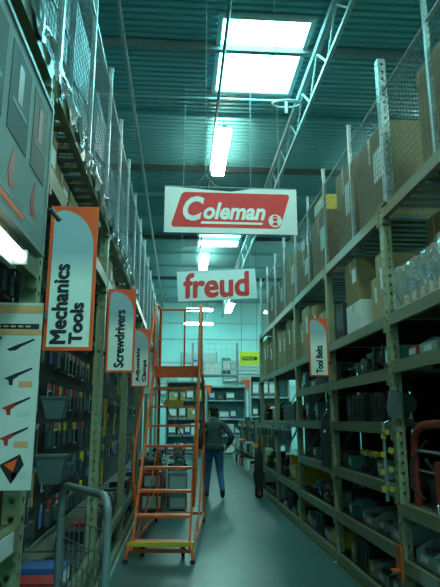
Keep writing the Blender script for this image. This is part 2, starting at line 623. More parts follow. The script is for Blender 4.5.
def cage(xf, ys, H, z0, label, parent_name, tall=(), skip=(), seed=0):
    root = tag(empty(parent_name, (xf, ys[0], z0)), label, 'wire cage')
    for i, y in enumerate(ys):
        yo = y - ys[0]
        hh = H + (0.12 if i in tall else 0)
        wd = 0.075 if i in tall else 0.035
        o = shared('cpost%.2f%.3f' % (hh, wd), (lambda: post_mesh(hh, wd)) if i in tall else (lambda: MB().cbox(0, 0, 0, wd, wd, hh).cbox(0, 0, hh, wd + 0.012, wd + 0.012, 0.02)), 'cage_post', 'galv', root, (0, yo, 0))
        if i < len(ys) - 1 and i not in skip:
            L = ys[i + 1] - y - wd - 0.02
            Hp = H - 0.22
            o = shared('wp%.2f%.2f' % (L, Hp), lambda: wire_panel(L, Hp - 0.05), 'wire_mesh', 'wire', root, (0, yo + wd / 2 + 0.01, 0.04))
            o['kind'] = 'stuff'
            shared('rail%.2f' % L, lambda: MB().tube([(0, 0, 0), (0, L, 0)], 0.014, 6), 'top_rail', 'galv', root, (0, yo + wd / 2 + 0.01, Hp))
            shared('railb%.2f' % L, lambda: MB().tube([(0, 0, 0), (0, L, 0)], 0.012, 6), 'bottom_rail', 'galv', root, (0, yo + wd / 2 + 0.01, 0.03))
    return root


RC = [2.65, 3.66, 4.62, 5.65, 6.8, 7.75, 8.7, 9.7, 10.7, 11.7, 12.7]
cage(XR + 0.05, RC, 1.34, 3.475, 'galvanised wire mesh cage with slotted posts along the top of the right rack', 'wire_cage', tall=(2,))
LC = [1.8, 3.0, 4.1, 5.15, 6.15, 7.2, 8.4, 9.6, 10.8, 12.0, 13.2, 14.4, 15.6, 16.8, 18.0, 19.2]
cage(XL - 0.05, LC, 1.62, 3.445, 'galvanised wire mesh cage along the top of the left rack before wrapped pallets', 'wire_cage')

# ================================================================ goods: builders (front faces -y, base at z=0, centred on x)
PROTO = {}


def root_part(parts):
    r = empty('proto')
    for b, nm, m in parts:
        b.build(nm, m, r)
    return r


def p_carton(m='kraft'):
    b = MB().box(-0.5, 0.5, -0.5, 0.5, 0, 1)
    t = MB().box(-0.04, 0.04, -0.505, 0.505, 1.0, 1.006).box(-0.04, 0.04, -0.506, -0.5, 0.72, 1.0)
    l = MB().box(0.12, 0.4, -0.507, -0.5, 0.45, 0.78)
    return [(b, 'carton_body', m), (t, 'tape', 'tape'), (l, 'shipping_label', 'paper')]


def p_pack(m='teal_plastic', m2='paper'):
    b = MB().prism(rrect(-0.5, 0.5, -0.5, 0.5, 0.05, 2), 0, 1, 'xy')
    l = MB().box(-0.42, 0.42, -0.506, -0.5, 0.3, 0.82)
    s = MB().box(-0.42, 0.42, -0.507, -0.5, 0.1, 0.2)
    return [(b, 'box_body', m), (l, 'front_panel', m2), (s, 'stripe', 'ink')]


def p_case(m='black_plastic', m2='yellow'):
    w, d, h = 0.42, 0.13, 0.32
    b = MB().prism(rrect(-w / 2, w / 2, 0.0, h - 0.045, 0.03), -d / 2, -0.004, 'xz').prism(rrect(-w / 2, w / 2, 0.0, h - 0.045, 0.03), 0.004, d / 2, 'xz')
    hd = MB().tube([(-0.07, 0, h - 0.05), (-0.065, 0, h - 0.012), (0.065, 0, h - 0.012), (0.07, 0, h - 0.05)], 0.012, 6)
    return [(b, 'case_shell', m), (hd, 'handle', 'black_plastic')] + [(MB().box(q - 0.025, q + 0.025, -d / 2 - 0.008, -d / 2, 0.04, h - 0.09), 'rib', m) for q in (-0.12, 0.0, 0.12)] + [(MB().box(q - 0.02, q + 0.02, -0.03, 0.03, h - 0.06, h - 0.035), 'latch', m2) for q in (-0.13, 0.13)]


def p_drill(m='yellow', m2='black_plastic'):
    o_ = 0.055
    body = MB().lathe([(0.02, -0.10), (0.034, -0.085), (0.036, 0.05), (0.03, 0.08), (0.012, 0.085)], 10, (o_, 0, 0.19), 'x')
    ch = MB().lathe([(0.022, -0.15), (0.026, -0.13), (0.026, -0.10)], 8, (o_, 0, 0.19), 'x')
    bit = MB().lathe([(0.004, -0.21), (0.004, -0.15)], 6, (o_, 0, 0.19), 'x')
    hd = MB().prism([(o_, 0.17), (o_ + 0.055, 0.17), (o_ + 0.075, 0.05), (o_ + 0.03, 0.05)], -0.018, 0.018, 'xz')
    bt = MB().box(o_ - 0.02, o_ + 0.1, -0.04, 0.04, 0, 0.055)
    return [(body, 'motor_body', m), (ch, 'chuck', m2), (bit, 'drill_bit', 'chrome'), (hd, 'grip', m2), (bt, 'battery', m2)]


def p_saw(m='teal_plastic'):
    base = MB().box(-0.15, 0.15, -0.08, 0.08, 0, 0.012)
    guard = MB().lathe([(0.095, -0.03), (0.1, -0.02), (0.1, 0.02), (0.095, 0.03)], 18, (0.01, -0.02, 0.112), 'y')
    motor = MB().lathe([(0.045, 0.03), (0.05, 0.045), (0.05, 0.12), (0.035, 0.13)], 12, (0, -0.02, 0.12), 'y')
    hd = MB().tube([(-0.05, 0.02, 0.2), (-0.03, 0.02, 0.25), (0.06, 0.02, 0.24), (0.12, 0.02, 0.17), (0.1, 0.02, 0.1)], 0.018, 7)
    disc = MB().lathe([(0.03, -0.036), (0.03, -0.03)], 14, (0.01, -0.02, 0.112), 'y')
    return [(base, 'shoe', 'chrome'), (guard, 'blade_guard', m), (motor, 'motor_body', m), (hd, 'grip', 'black_plastic'), (disc, 'hub', 'chrome')]


def p_grinder(m='grey_plastic'):
    base = MB().prism(rrect(-0.1, 0.1, -0.08, 0.08, 0.03), 0, 0.03, 'xy').box(-0.05, 0.05, -0.04, 0.04, 0.03, 0.1)
    mot = MB().lathe([(0.05, -0.1), (0.07, -0.09), (0.07, 0.09), (0.05, 0.1)], 14, (0, 0, 0.16), 'x')
    wh = MB().lathe([(0.085, 0.11), (0.09, 0.115), (0.09, 0.14), (0.085, 0.145)], 16, (0, 0, 0.16), 'x')
    wh2 = MB().lathe([(0.085, -0.145), (0.09, -0.14), (0.09, -0.115), (0.085, -0.11)], 16, (0, 0, 0.16), 'x')
    gd = MB().box(0.105, 0.15, -0.11, -0.085, 0.13, 0.25)
    gd2 = MB().box(-0.15, -0.105, -0.11, -0.085, 0.13, 0.25)
    return [(base, 'base', m), (mot, 'motor_body', m), (wh, 'grinding_wheel', 'grey_plastic'), (wh2, 'grinding_wheel', 'grey_plastic'), (gd, 'spark_guard', 'black_plastic'), (gd2, 'spark_guard', 'black_plastic')]


def p_bucket(m='pale_plastic', m2='orange_paint'):
    b = MB().lathe([(0.105, 0), (0.115, 0.02), (0.13, 0.3), (0.138, 0.3), (0.138, 0.33)], 18)
    l = MB().lathe([(0.142, 0.33), (0.142, 0.345), (0.12, 0.35)], 18)
    h = MB().tube([(-0.14, 0, 0.29), (-0.13, -0.07, 0.2), (-0.07, -0.14, 0.13), (0.07, -0.14, 0.13), (0.13, -0.07, 0.2), (0.14, 0, 0.29)], 0.004, 5)
    return [(b, 'pail', m), (l, 'lid', m2), (h, 'bail_handle', 'steel_grey')]


def p_can(m='pale_plastic', m2='red'):
    b = MB().lathe([(0.05, 0), (0.053, 0.005), (0.053, 0.19), (0.045, 0.205), (0.02, 0.21)], 14)
    c_ = MB().lathe([(0.018, 0.21), (0.02, 0.212), (0.02, 0.24), (0.012, 0.245)], 10)
    l = MB().lathe([(0.0545, 0.04), (0.0545, 0.15)], 14)
    return [(b, 'bottle_body', m), (c_, 'cap', m2), (l, 'wrap_label', m2)]


def p_bag(m='fabric_black', m2='yellow'):
    pr_ = [(-0.2, 0), (0.2, 0), (0.21, 0.16), (0.13, 0.24), (-0.13, 0.24), (-0.21, 0.16)]
    b = MB().prism(pr_, -0.11, 0.11, 'xz')
    pk = MB().prism(rrect(-0.17, -0.02, 0.02, 0.13, 0.02), -0.13, -0.111, 'xz')
    pk2 = MB().prism(rrect(0.02, 0.17, 0.02, 0.13, 0.02), -0.13, -0.111, 'xz')
    st = MB().tube([(-0.1, -0.115, 0.14), (-0.09, -0.06, 0.27), (-0.05, 0, 0.33), (0.05, 0, 0.33), (0.09, -0.06, 0.27), (0.1, -0.115, 0.14)], 0.012, 6)
    tr = MB().box(-0.2, 0.2, -0.1115, -0.11, 0.15, 0.165)
    return [(b, 'bag_body', m), (pk, 'pocket', m), (pk2, 'pocket', m), (st, 'carry_strap', m), (tr, 'trim_band', m2)]


def p_bin(m='grey_plastic'):
    w, d, h, t = 0.3, 0.4, 0.16, 0.008
    b = MB().box(-w / 2, w / 2, -d / 2, d / 2, 0, t).box(-w / 2, w / 2, d / 2 - t, d / 2, t, h).box(-w / 2, w / 2, -d / 2, -d / 2 + t, t, h * 0.6)
    for sx in (-1, 1):
        x0, x1 = sorted((sx * w / 2, sx * (w / 2 - t)))
        b.prism([(-d / 2 + t, t), (d / 2 - t, t), (d / 2 - t, h), (-d / 2 + 0.12, h), (-d / 2 + t, h * 0.6)], x0, x1, 'yz')
    l = MB().box(-0.07, 0.07, -d / 2 - 0.003, -d / 2, 0.03, 0.075)
    g = MB()
    rnd = random.Random(4)
    for q in range(7):
        x, y_ = rnd.uniform(-0.09, 0.09), rnd.uniform(-0.13, 0.13)
        g.box(x - 0.045, x + 0.045, y_ - 0.035, y_ + 0.035, t, t + rnd.uniform(0.07, 0.15))
    return [(b, 'tray', m), (l, 'bin_label', 'paper'), (g, 'contents', 'steel_dark')]


def p_vise(m='teal_plastic'):
    base = MB().lathe([(0.07, 0), (0.075, 0.02), (0.05, 0.035), (0.045, 0.08)], 14)
    jaw = MB().box(-0.04, 0.04, -0.02, 0.09, 0.08, 0.17)
    jaw2 = MB().box(-0.04, 0.04, -0.085, -0.045, 0.08, 0.17)
    sc = MB().tube([(0, -0.15, 0.11), (0, 0.08, 0.11)], 0.014, 7)
    tb = MB().tube([(-0.06, -0.145, 0.11), (0.06, -0.145, 0.11)], 0.006, 6)
    pl = MB().box(-0.045, 0.045, -0.046, -0.04, 0.145, 0.185)
    pl2 = MB().box(-0.045, 0.045, -0.026, -0.02, 0.145, 0.185)
    return [(base, 'swivel_base', m), (jaw, 'jaw', m), (jaw2, 'jaw', m), (sc, 'screw', 'chrome'), (tb, 'turning_bar', 'chrome'), (pl, 'jaw_plate', 'chrome'), (pl2, 'jaw_plate', 'chrome')]


# hanging goods: hung from z=0 downwards, back against y=+0.02
def h_wrench(L=0.26):
    b = MB()
    b.prism([(-0.011, -0.04), (-0.011, -L + 0.04), (0.011, -L + 0.04), (0.011, -0.04)], -0.004, 0.004, 'xz')
    b.prism([(-0.012, -L + 0.045), (-0.028, -L + 0.02), (-0.02, -L - 0.012), (-0.008, -L - 0.014), (-0.009, -L + 0.012), (0.009, -L + 0.012), (0.008, -L - 0.014), (0.02, -L - 0.012), (0.028, -L + 0.02), (0.012, -L + 0.045)], -0.006, 0.006, 'xz')
    r_ = MB().lathe([(0.012, -0.006), (0.024, -0.006), (0.024, 0.006), (0.012, 0.006), (0.012, -0.006)], 12, (0, 0, -0.025), 'y')
    return [(b, 'shaft_and_jaw', 'chrome'), (r_, 'ring_end', 'chrome')]


def h_driver(m='red'):
    hd = MB().lathe([(0.01, 0), (0.017, -0.01), (0.018, -0.08), (0.012, -0.11), (0.015, -0.12)][::-1], 10)
    sh = MB().lathe([(0.0045, -0.27), (0.0045, -0.12)], 7)
    tp = MB().box(-0.006, 0.006, -0.0015, 0.0015, -0.285, -0.27)
    return [(hd, 'grip', m), (sh, 'shank', 'chrome'), (tp, 'blade_tip', 'chrome')]


def h_hammer(m='wood'):
    hd = MB().prism([(-0.06, 0.0), (-0.055, -0.03), (0.02, -0.032), (0.075, -0.055), (0.07, -0.035), (0.02, 0.0)], -0.015, 0.015, 'xz').lathe([(0.018, -0.075), (0.018, -0.055)], 10, (0, 0, -0.016), 'x')
    h = MB().tube([(0, 0, -0.03), (0, 0, -0.18), (0, 0, -0.31)], 0.014, 8, [0.011, 0.012, 0.017])
    return [(hd, 'head', 'steel_grey'), (h, 'haft', m)]


def h_pliers(m='blue'):
    j = MB().prism([(-0.02, -0.06), (-0.012, 0.0), (-0.001, 0.0), (-0.001, -0.05)], -0.006, 0.006, 'xz')
    j2 = MB().prism([(0.02, -0.06), (0.001, -0.05), (0.001, 0.0), (0.012, 0.0)], -0.006, 0.006, 'xz').lathe([(0.018, -0.008), (0.018, 0.008)], 10, (0, 0, -0.06), 'y')
    g = MB().tube([(-0.012, 0, -0.07), (-0.035, 0, -0.12), (-0.028, 0, -0.2)], 0.009, 6)
    g2 = MB().tube([(0.012, 0, -0.07), (0.035, 0, -0.12), (0.028, 0, -0.2)], 0.009, 6)
    return [(j, 'jaw', 'steel_grey'), (j2, 'jaw', 'steel_grey'), (g, 'grip', m), (g2, 'grip', m)]


def h_card(m='teal_plastic', m2='paper'):
    c_ = MB().box(-0.07, 0.07, 0, 0.003, -0.24, 0)
    top = MB().box(-0.07, 0.07, -0.001, 0, -0.06, -0.002)
    bl = MB().prism(rrect(-0.045, 0.045, -0.22, -0.075, 0.02), -0.035, -0.0005, 'xz')
    return [(c_, 'backing_card', m2), (top, 'header_print', m), (bl, 'blister', {'red': 'black_plastic', 'black_plastic': 'teal_dark', 'yellow': 'black_plastic'}.get(m, 'grey_plastic'))]


def h_level(m='yellow'):
    b = MB().box(-0.028, 0.028, -0.012, 0.012, -0.6, 0)
    return [(b, 'rail', m), *[(MB().box(-0.012, 0.012, -0.0135, -0.012, a, a + 0.05), 'vial', 'green_plastic') for a in (-0.33, -0.09, -0.55)]]


def h_saw(m='orange_paint'):
    bl = MB().prism([(-0.02, -0.12), (-0.03, -0.5), (0.0, -0.5), (0.07, -0.13)], -0.001, 0.001, 'xz')
    hd = MB().prism(rrect(-0.05, 0.08, -0.13, 0.0, 0.03), -0.012, 0.012, 'xz')
    return [(bl, 'saw_blade', 'chrome'), (hd, 'handle', m)]


def h_clamp(m='orange_paint'):
    bar = MB().box(-0.01, 0.01, -0.004, 0.004, -0.55, 0)
    jw = MB().prism([(-0.015, -0.02), (-0.015, -0.07), (0.1, -0.05), (0.1, -0.035)], -0.012, 0.012, 'xz')
    jw2 = MB().prism([(-0.018, -0.24), (-0.018, -0.34), (0.05, -0.31), (0.1, -0.25), (0.1, -0.235)], -0.014, 0.014, 'xz')
    gp = MB().tube([(0.085, 0, -0.3), (0.085, 0, -0.45)], 0.014, 7)
    return [(bar, 'bar', 'chrome'), (jw, 'jaw', m), (jw2, 'jaw', m), (gp, 'screw_handle', 'black_plastic')]


def h_pouch(m='fabric_brown'):
    b = MB().prism([(-0.11, -0.06), (-0.1, -0.27), (-0.06, -0.31), (0.06, -0.31), (0.1, -0.27), (0.11, -0.06)], -0.05, 0.01, 'xz')
    f = MB().prism([(-0.08, -0.14), (-0.075, -0.26), (0.075, -0.26), (0.08, -0.14)], -0.085, -0.05, 'xz')
    s = MB().box(-0.17, 0.17, -0.02, 0.012, -0.06, -0.005)
    bk = MB().box(-0.025, 0.025, -0.026, -0.02, -0.06, -0.005)
    return [(b, 'pouch', m), (f, 'front_pocket', m), (s, 'belt', 'fabric_black'), (bk, 'buckle', 'chrome')]


KINDS = {  # key: (builder, name, category, description, width, depth, height)
    'carton': (lambda: p_carton('kraft'), 'carton', 'box', 'brown cardboard carton', 1, 1, 1),
    'carton_light': (lambda: p_carton('kraft_light'), 'carton', 'box', 'pale kraft cardboard carton', 1, 1, 1),
    'carton_dark': (lambda: p_carton('kraft_dark'), 'carton', 'box', 'dark brown cardboard carton', 1, 1, 1),
    'carton_white': (lambda: p_carton('paper'), 'carton', 'box', 'white cardboard carton', 1, 1, 1),
    'pack_teal': (lambda: p_pack('teal_plastic'), 'retail_box', 'box', 'teal retail box with white panel', 1, 1, 1),
    'pack_black': (lambda: p_pack('black_plastic', 'grey_plastic'), 'retail_box', 'box', 'black retail box with grey panel', 1, 1, 1),
    'pack_red': (lambda: p_pack('red', 'print_pale'), 'retail_box', 'box', 'red retail box with pale panel', 1, 1, 1),
    'pack_yellow': (lambda: p_pack('yellow', 'paper'), 'retail_box', 'box', 'yellow retail box with white panel', 1, 1, 1),
    'pack_white': (lambda: p_pack('pale_plastic', 'paper'), 'retail_box', 'box', 'pale grey retail box with white panel', 1, 1, 1),
    'pack_blue': (lambda: p_pack('blue', 'paper'), 'retail_box', 'box', 'blue retail box with white panel', 1, 1, 1),
    'case_black': (lambda: p_case('black_plastic', 'yellow'), 'tool_case', 'case', 'black moulded tool case', 0.42, 0.13, 0.32),
    'case_grey': (lambda: p_case('grey_plastic', 'black_plastic'), 'tool_case', 'case', 'grey moulded tool case', 0.42, 0.13, 0.32),
    'case_green': (lambda: p_case('green_plastic', 'pale_plastic'), 'tool_case', 'case', 'green moulded tool case', 0.42, 0.13, 0.32),
    'drill_yellow': (lambda: p_drill('yellow'), 'cordless_drill', 'drill', 'yellow and black cordless drill', 0.32, 0.1, 0.23),
    'drill_teal': (lambda: p_drill('teal_plastic'), 'cordless_drill', 'drill', 'teal cordless drill', 0.32, 0.1, 0.23),
    'saw_teal': (lambda: p_saw('teal_plastic'), 'circular_saw', 'saw', 'teal circular saw with steel shoe', 0.32, 0.24, 0.27),
    'saw_grey': (lambda: p_saw('grey_plastic'), 'circular_saw', 'saw', 'grey circular saw with steel shoe', 0.32, 0.24, 0.27),
    'grinder': (lambda: p_grinder(), 'bench_grinder', 'grinder', 'grey bench grinder with twin wheels', 0.32, 0.22, 0.26),
    'bucket': (lambda: p_bucket(), 'pail', 'bucket', 'pale plastic pail with orange lid', 0.29, 0.29, 0.36),
    'bucket_grey': (lambda: p_bucket('grey_plastic', 'black_plastic'), 'pail', 'bucket', 'grey plastic pail with black lid', 0.29, 0.29, 0.36),
    'can': (lambda: p_can(), 'bottle', 'bottle', 'pale bottle with red label', 0.12, 0.12, 0.25),
    'can_yellow': (lambda: p_can('yellow', 'black_plastic'), 'bottle', 'bottle', 'yellow bottle with black label', 0.12, 0.12, 0.25),
    'bag': (lambda: p_bag(), 'tool_bag', 'bag', 'black fabric tool bag', 0.43, 0.26, 0.35),
    'bag_brown': (lambda: p_bag('fabric_brown', 'yellow_dull'), 'tool_bag', 'bag', 'brown fabric tool bag', 0.43, 0.26, 0.35),
    'bin': (lambda: p_bin(), 'parts_bin', 'bin', 'grey open parts bin', 0.3, 0.4, 0.17),
    'bin_pale': (lambda: p_bin('pale_plastic'), 'parts_bin', 'bin', 'pale open parts bin', 0.3, 0.4, 0.17),
    'vise': (lambda: p_vise(), 'bench_vise', 'vise', 'teal bench vise with steel bar', 0.16, 0.26, 0.19),
    'wrench': (lambda: h_wrench(), 'combination_wrench', 'wrench', 'chrome combination wrench', 0.06, 0.02, 0.28),
    'wrench_long': (lambda: h_wrench(0.31), 'combination_wrench', 'wrench', 'long chrome combination wrench', 0.06, 0.02, 0.33),
    'driver_red': (lambda: h_driver('red'), 'screwdriver', 'screwdriver', 'red-handled screwdriver', 0.04, 0.04, 0.29),
    'driver_yellow': (lambda: h_driver('yellow'), 'screwdriver', 'screwdriver', 'yellow-handled screwdriver', 0.04, 0.04, 0.29),
    'hammer': (lambda: h_hammer(), 'claw_hammer', 'hammer', 'wood-handled claw hammer', 0.15, 0.04, 0.33),
    'pliers_blue': (lambda: h_pliers('blue'), 'pliers', 'pliers', 'blue-gripped pliers', 0.09, 0.02, 0.21),
    'pliers_red': (lambda: h_pliers('red'), 'pliers', 'pliers', 'red-gripped pliers', 0.09, 0.02, 0.21),
    'card_teal': (lambda: h_card('teal_plastic'), 'blister_card', 'package', 'teal-headed blister card', 0.14, 0.04, 0.24),
    'card_red': (lambda: h_card('red'), 'blister_card', 'package', 'red-headed blister card', 0.14, 0.04, 0.24),
    'card_black': (lambda: h_card('black_plastic', 'ink'), 'blister_card', 'package', 'all-black blister card', 0.14, 0.04, 0.24),
    'card_yellow': (lambda: h_card('yellow', 'ink'), 'blister_card', 'package', 'yellow-headed black blister card', 0.14, 0.04, 0.24),
    'level': (lambda: h_level(), 'spirit_level', 'level', 'yellow spirit level', 0.06, 0.03, 0.6),
    'handsaw': (lambda: h_saw(), 'hand_saw', 'saw', 'orange-handled hand saw', 0.14, 0.03, 0.5),
    'clamp': (lambda: h_clamp(), 'bar_clamp', 'clamp', 'orange bar clamp', 0.13, 0.03, 0.55),
    'clamp_blue': (lambda: h_clamp('blue'), 'bar_clamp', 'clamp', 'blue bar clamp', 0.13, 0.03, 0.55),
    'pouch': (lambda: h_pouch(), 'tool_belt', 'tool belt', 'brown leather tool belt', 0.34, 0.1, 0.31),
    'pouch_black': (lambda: h_pouch('fabric_black'), 'tool_belt', 'tool belt', 'black fabric tool belt', 0.34, 0.1, 0.31),
}
UNIT = {k for k, v in KINDS.items() if v[4] == 1}


def place(kind, loc, rz, label, group, scale=None, rx=0.0):
    bd, nm, cat, desc = KINDS[kind][:4]
    if kind not in PROTO:
        PROTO[kind] = root_part(bd())
        o = PROTO[kind]
        o.name = nm
    else:
        o = copy_tree(PROTO[kind])
        o.name = nm
    o.location = loc
    o.rotation_euler = (rx, 0, rz)
    o.scale = scale or (1, 1, 1)
    tag(o, label, cat, group)
    return o


SHELFWORD = {0.12: 'lowest', 0.50: 'second', 0.55: 'second', 0.57: 'second', 0.60: 'second', 0.93: 'third', 1.06: 'third', 1.14: 'third', 1.57: 'eye-level',
             2.03: 'above-eye', 2.08: 'above-eye', 2.36: 'upper', 2.49: 'upper', 2.9: 'upper', 3.44: 'topmost', 3.47: 'topmost'}
BAYWORD = ['off-frame', 'nearest', 'second', 'third', 'fourth', 'farthest', 'sixth', 'seventh']


def fill(side, i, z, zmax, palette, rnd, gap=(0.012, 0.045), y_lo=None, y_hi=None, hfrac=(0.5, 0.9), wr=(0.12, 0.28), setback=(0.05, 0.11), dr=(0.3, 0.6)):
    sx, xf, posts = (1, XR, RP) if side == 'right' else (-1, XL, LP)
    y = (y_lo if y_lo is not None else posts[i] + 0.1) + rnd.uniform(0, 0.06)
    y1 = y_hi if y_hi is not None else posts[i + 1] - 0.1
    rz = -PI / 2 if sx > 0 else PI / 2
    cnt = 0
    while True:
        kd = rnd.choice(palette)
        _, nm, cat, desc, ww, dd, hh = KINDS[kd]
        sc = None
        if kd in UNIT:
            room = zmax - z - 0.14
            ww = rnd.uniform(*wr)
            hh = room * rnd.uniform(*hfrac)
            dd = rnd.uniform(*dr)
            sc = (ww, dd, hh)
        if hh > zmax - z - 0.11:
            k_ = (zmax - z - 0.12) / hh
            if k_ < 0.5:
                cnt += 0
                y += 0.05
                if y > y1:
                    break
                continue
            sc = (k_, k_, k_)
            ww *= k_
            dd *= k_
        if y + ww > y1:
            break
        x = xf + sx * (rnd.uniform(*setback) + dd / 2 + 0.01)
        lab = '%s, %s on %s shelf, %s %s-rack bay' % (desc, ORD[min(cnt, 19)], SHELFWORD[z], BAYWORD[i], side)
        place(kd, (x, y + ww / 2, z + 0.001), rz + (rnd.uniform(-0.06, 0.06) if ww < 0.3 and dd < 0.3 else 0), lab, 'goods on the %s rack shelves' % side, sc)
        cnt += 1
        y += ww + rnd.uniform(*gap)


def hang(side, i, xpeg, z, palette, rnd, rowword, y_lo=None, y_hi=None, gap=(0.015, 0.05), out=0.063):
    sx, posts = (1, RP) if side == 'right' else (-1, LP)
    rz = -PI / 2 if sx > 0 else PI / 2
    y = (y_lo if y_lo is not None else posts[i] + 0.12)
    y1 = y_hi if y_hi is not None else posts[i + 1] - 0.12
    cnt = 0
    while True:
        kd = rnd.choice(palette)
        _, nm, cat, desc, ww, dd, hh = KINDS[kd]
        if y + ww > y1:
            break
        lab = '%s, %s in the %s peg row, %s %s-rack bay' % (desc, ORD[min(cnt, 19)], rowword, BAYWORD[i], side)
        o = place(kd, (xpeg - sx * out, y + ww / 2, z), rz, lab, 'tools hanging on the %s rack pegboards' % side)
        # a steel peg hook carries it
        pk = shared('hook%d' % sx, lambda: MB().tube([(0, 0.06, 0.012), (0, -0.03, 0.012), (0, -0.035, 0.03)], 0.004, 5), 'peg_hook', 'chrome', o, (0, 0, 0))
        cnt += 1
        y += ww + rnd.uniform(*gap)


# ================================================================ right rack goods
rnd = random.Random(5)
power = ['drill_yellow', 'drill_teal', 'saw_teal', 'saw_grey', 'grinder', 'vise', 'bin_pale', 'can', 'pack_white', 'vise', 'saw_grey']
small = ['pack_black', 'pack_teal', 'pack_white', 'bin', 'case_black', 'case_grey', 'can']
mixed = ['pack_white', 'case_grey', 'case_green', 'bag', 'drill_teal', 'drill_yellow', 'bin_pale', 'grinder', 'can', 'vise']
# lowest shelves
for i in range(1, 6):
    fill('right', i, 0.12, RLEV[i][1] if i < 5 else 0.59, ['pack_yellow', 'pack_white', 'bin_pale', 'pack_black', 'case_black', 'pack_white', 'carton_light'], rnd, hfrac=(0.3, 0.7), wr=(0.08, 0.2), setback=(0.03, 0.07), y_lo=11.4 if i == 5 else None)
for i in (2, 3):
    fill('right', i, 0.57, 1.06, ['vise', 'pack_white', 'pack_teal', 'drill_teal', 'can', 'pack_black', 'bin_pale', 'vise', 'pack_white'], rnd, hfrac=(0.2, 0.5), wr=(0.07, 0.15), dr=(0.15, 0.3))
    fill('right', i, 1.06, 1.57, ['saw_grey', 'pack_white', 'saw_teal', 'bin_pale', 'drill_yellow', 'vise', 'pack_teal', 'pack_black'], rnd, hfrac=(0.2, 0.5), wr=(0.08, 0.2), dr=(0.15, 0.3))
    fill('right', i, 2.03, 2.49, ['vise', 'pack_white', 'drill_teal', 'bin_pale', 'saw_grey', 'vise', 'grinder', 'case_grey', 'pack_white', 'pack_teal'], rnd)
fill('right', 2, 1.57, 2.03, ['pack_black', 'bag', 'case_black', 'grinder', 'pack_black'], rnd)
fill('right', 3, 1.57, 2.03, ['bag', 'drill_teal', 'case_black', 'pack_teal', 'bin', 'saw_grey'], rnd)
for i in (4, 5):
    fill('right', i, 0.60, 1.2, ['drill_yellow', 'bucket_grey', 'can_yellow', 'pack_yellow', 'case_black', 'bag'], rnd)
    fill('right', i, 1.57, 2.15, ['bag', 'can', 'pack_yellow', 'case_grey', 'saw_teal', 'bin_pale'], rnd)
    hang('right', i, XR, 1.5, ['card_yellow', 'card_teal', 'card_black', 'card_red', 'hammer'], rnd, 'low', gap=(0.03, 0.1))
# nearest bay
fill('right', 1, 0.50, 0.93, ['pack_white', 'case_grey', 'pack_black', 'bin_pale'], rnd)
fill('right', 1, 2.08, 2.49, ['can', 'pack_white', 'pack_red', 'bin_pale', 'bin'], rnd, hfrac=(0.3, 0.5))
hang('right', 1, XR + 0.5, 1.95, ['card_black', 'wrench', 'pliers_red', 'card_black', 'hammer'], rnd, 'top', gap=(0.05, 0.12))
hang('right', 1, XR + 0.5, 1.6, ['card_black', 'driver_yellow', 'pliers_red', 'wrench'], rnd, 'second', gap=(0.06, 0.14))
# storage level with big cartons (z 2.49)
PL = -PI / 2


def box_at(kind, x, y, z, sw, sd, sh, label, rz=PL, rx=0.0):
    return place(kind, (x, y, z + 0.002), rz, label, 'cartons stored high on the racks', (sw, sd, sh), rx)


box_at('carton', XR + 0.6, 4.42, 2.86 - 0.37, 0.3, 0.5, 0.82, 'tall brown carton standing behind the plastic-covered tray, beside the nearest right upright')
box_at('carton_dark', XR + 0.75, 3.9, 2.49, 0.4, 0.5, 0.78, 'dark carton at the back of the nearest bay behind the plastic-covered tray')
box_at('carton', XR + 0.30, 3.42, 2.49, 0.42, 0.5, 0.5, 'brown carton at the frame edge next to the plastic-covered tray')
box_at('carton_white', XR + 0.33, 3.44, 2.994, 0.36, 0.4, 0.22, 'white flat carton lying on the brown carton at the frame edge')
box_at('carton_light', XR + 0.3, 4.98, 2.49, 0.18, 0.5, 0.62, 'tall pale carton just past the nearest right upright')
box_at('carton_light', XR + 0.32, 5.2, 2.49, 0.16, 0.5, 0.44, 'narrow pale carton second past the nearest right upright')
box_at('carton', XR + 0.30, 5.85, 2.82, 0.42, 0.5, 0.46, 'brown carton stacked on the open white box in the second bay')
box_at('carton_white', XR + 0.30, 5.82, 2.49, 0.5, 0.5, 0.32, 'low white carton under a brown carton in the second bay')
box_at('pack_black', XR + 0.28, 6.4, 2.49, 0.36, 0.44, 0.42, 'black and white retail box above the small hanging category sign')
box_at('carton_light', XR + 0.27, 7.05, 2.49, 0.36, 0.5, 0.45, 'pale kraft carton behind the small hanging category sign on the right')
box_at('carton', XR + 0.27, 7.5, 2.49, 0.3, 0.5, 0.62, 'brown carton second past the small hanging category sign')
box_at('carton_light', XR + 0.27, 8.02, 2.49, 0.42, 0.5, 0.7, 'tall pale carton third past the small hanging category sign')
box_at('carton_dark', XR + 0.3, 8.45, 2.49, 0.25, 0.5, 0.55, 'dark carton fourth past the small hanging category sign')
nm = ['first', 'second', 'third', 'fourth', 'fifth', 'sixth', 'seventh', 'eighth']
yy = 8.9
q = 0
rb = random.Random(3)
while yy < 12.5:
    ww = rb.uniform(0.28, 0.5)
    if abs(yy + ww / 2 - 10.75) < ww / 2 + 0.06:
        yy = 10.86
    if yy + ww > 12.68:
        break
    kd = rb.choice(['carton', 'carton_light', 'carton_dark', 'carton_light'])
    box_at(kd, XR + 0.3, yy + ww / 2, 2.49, ww, 0.5, rb.uniform(0.6, 0.86), '%s, %s in the far right storage row' % (KINDS[kd][3], nm[min(q, 7)]))
    yy += ww + rb.uniform(0.02, 0.08)
    q += 1

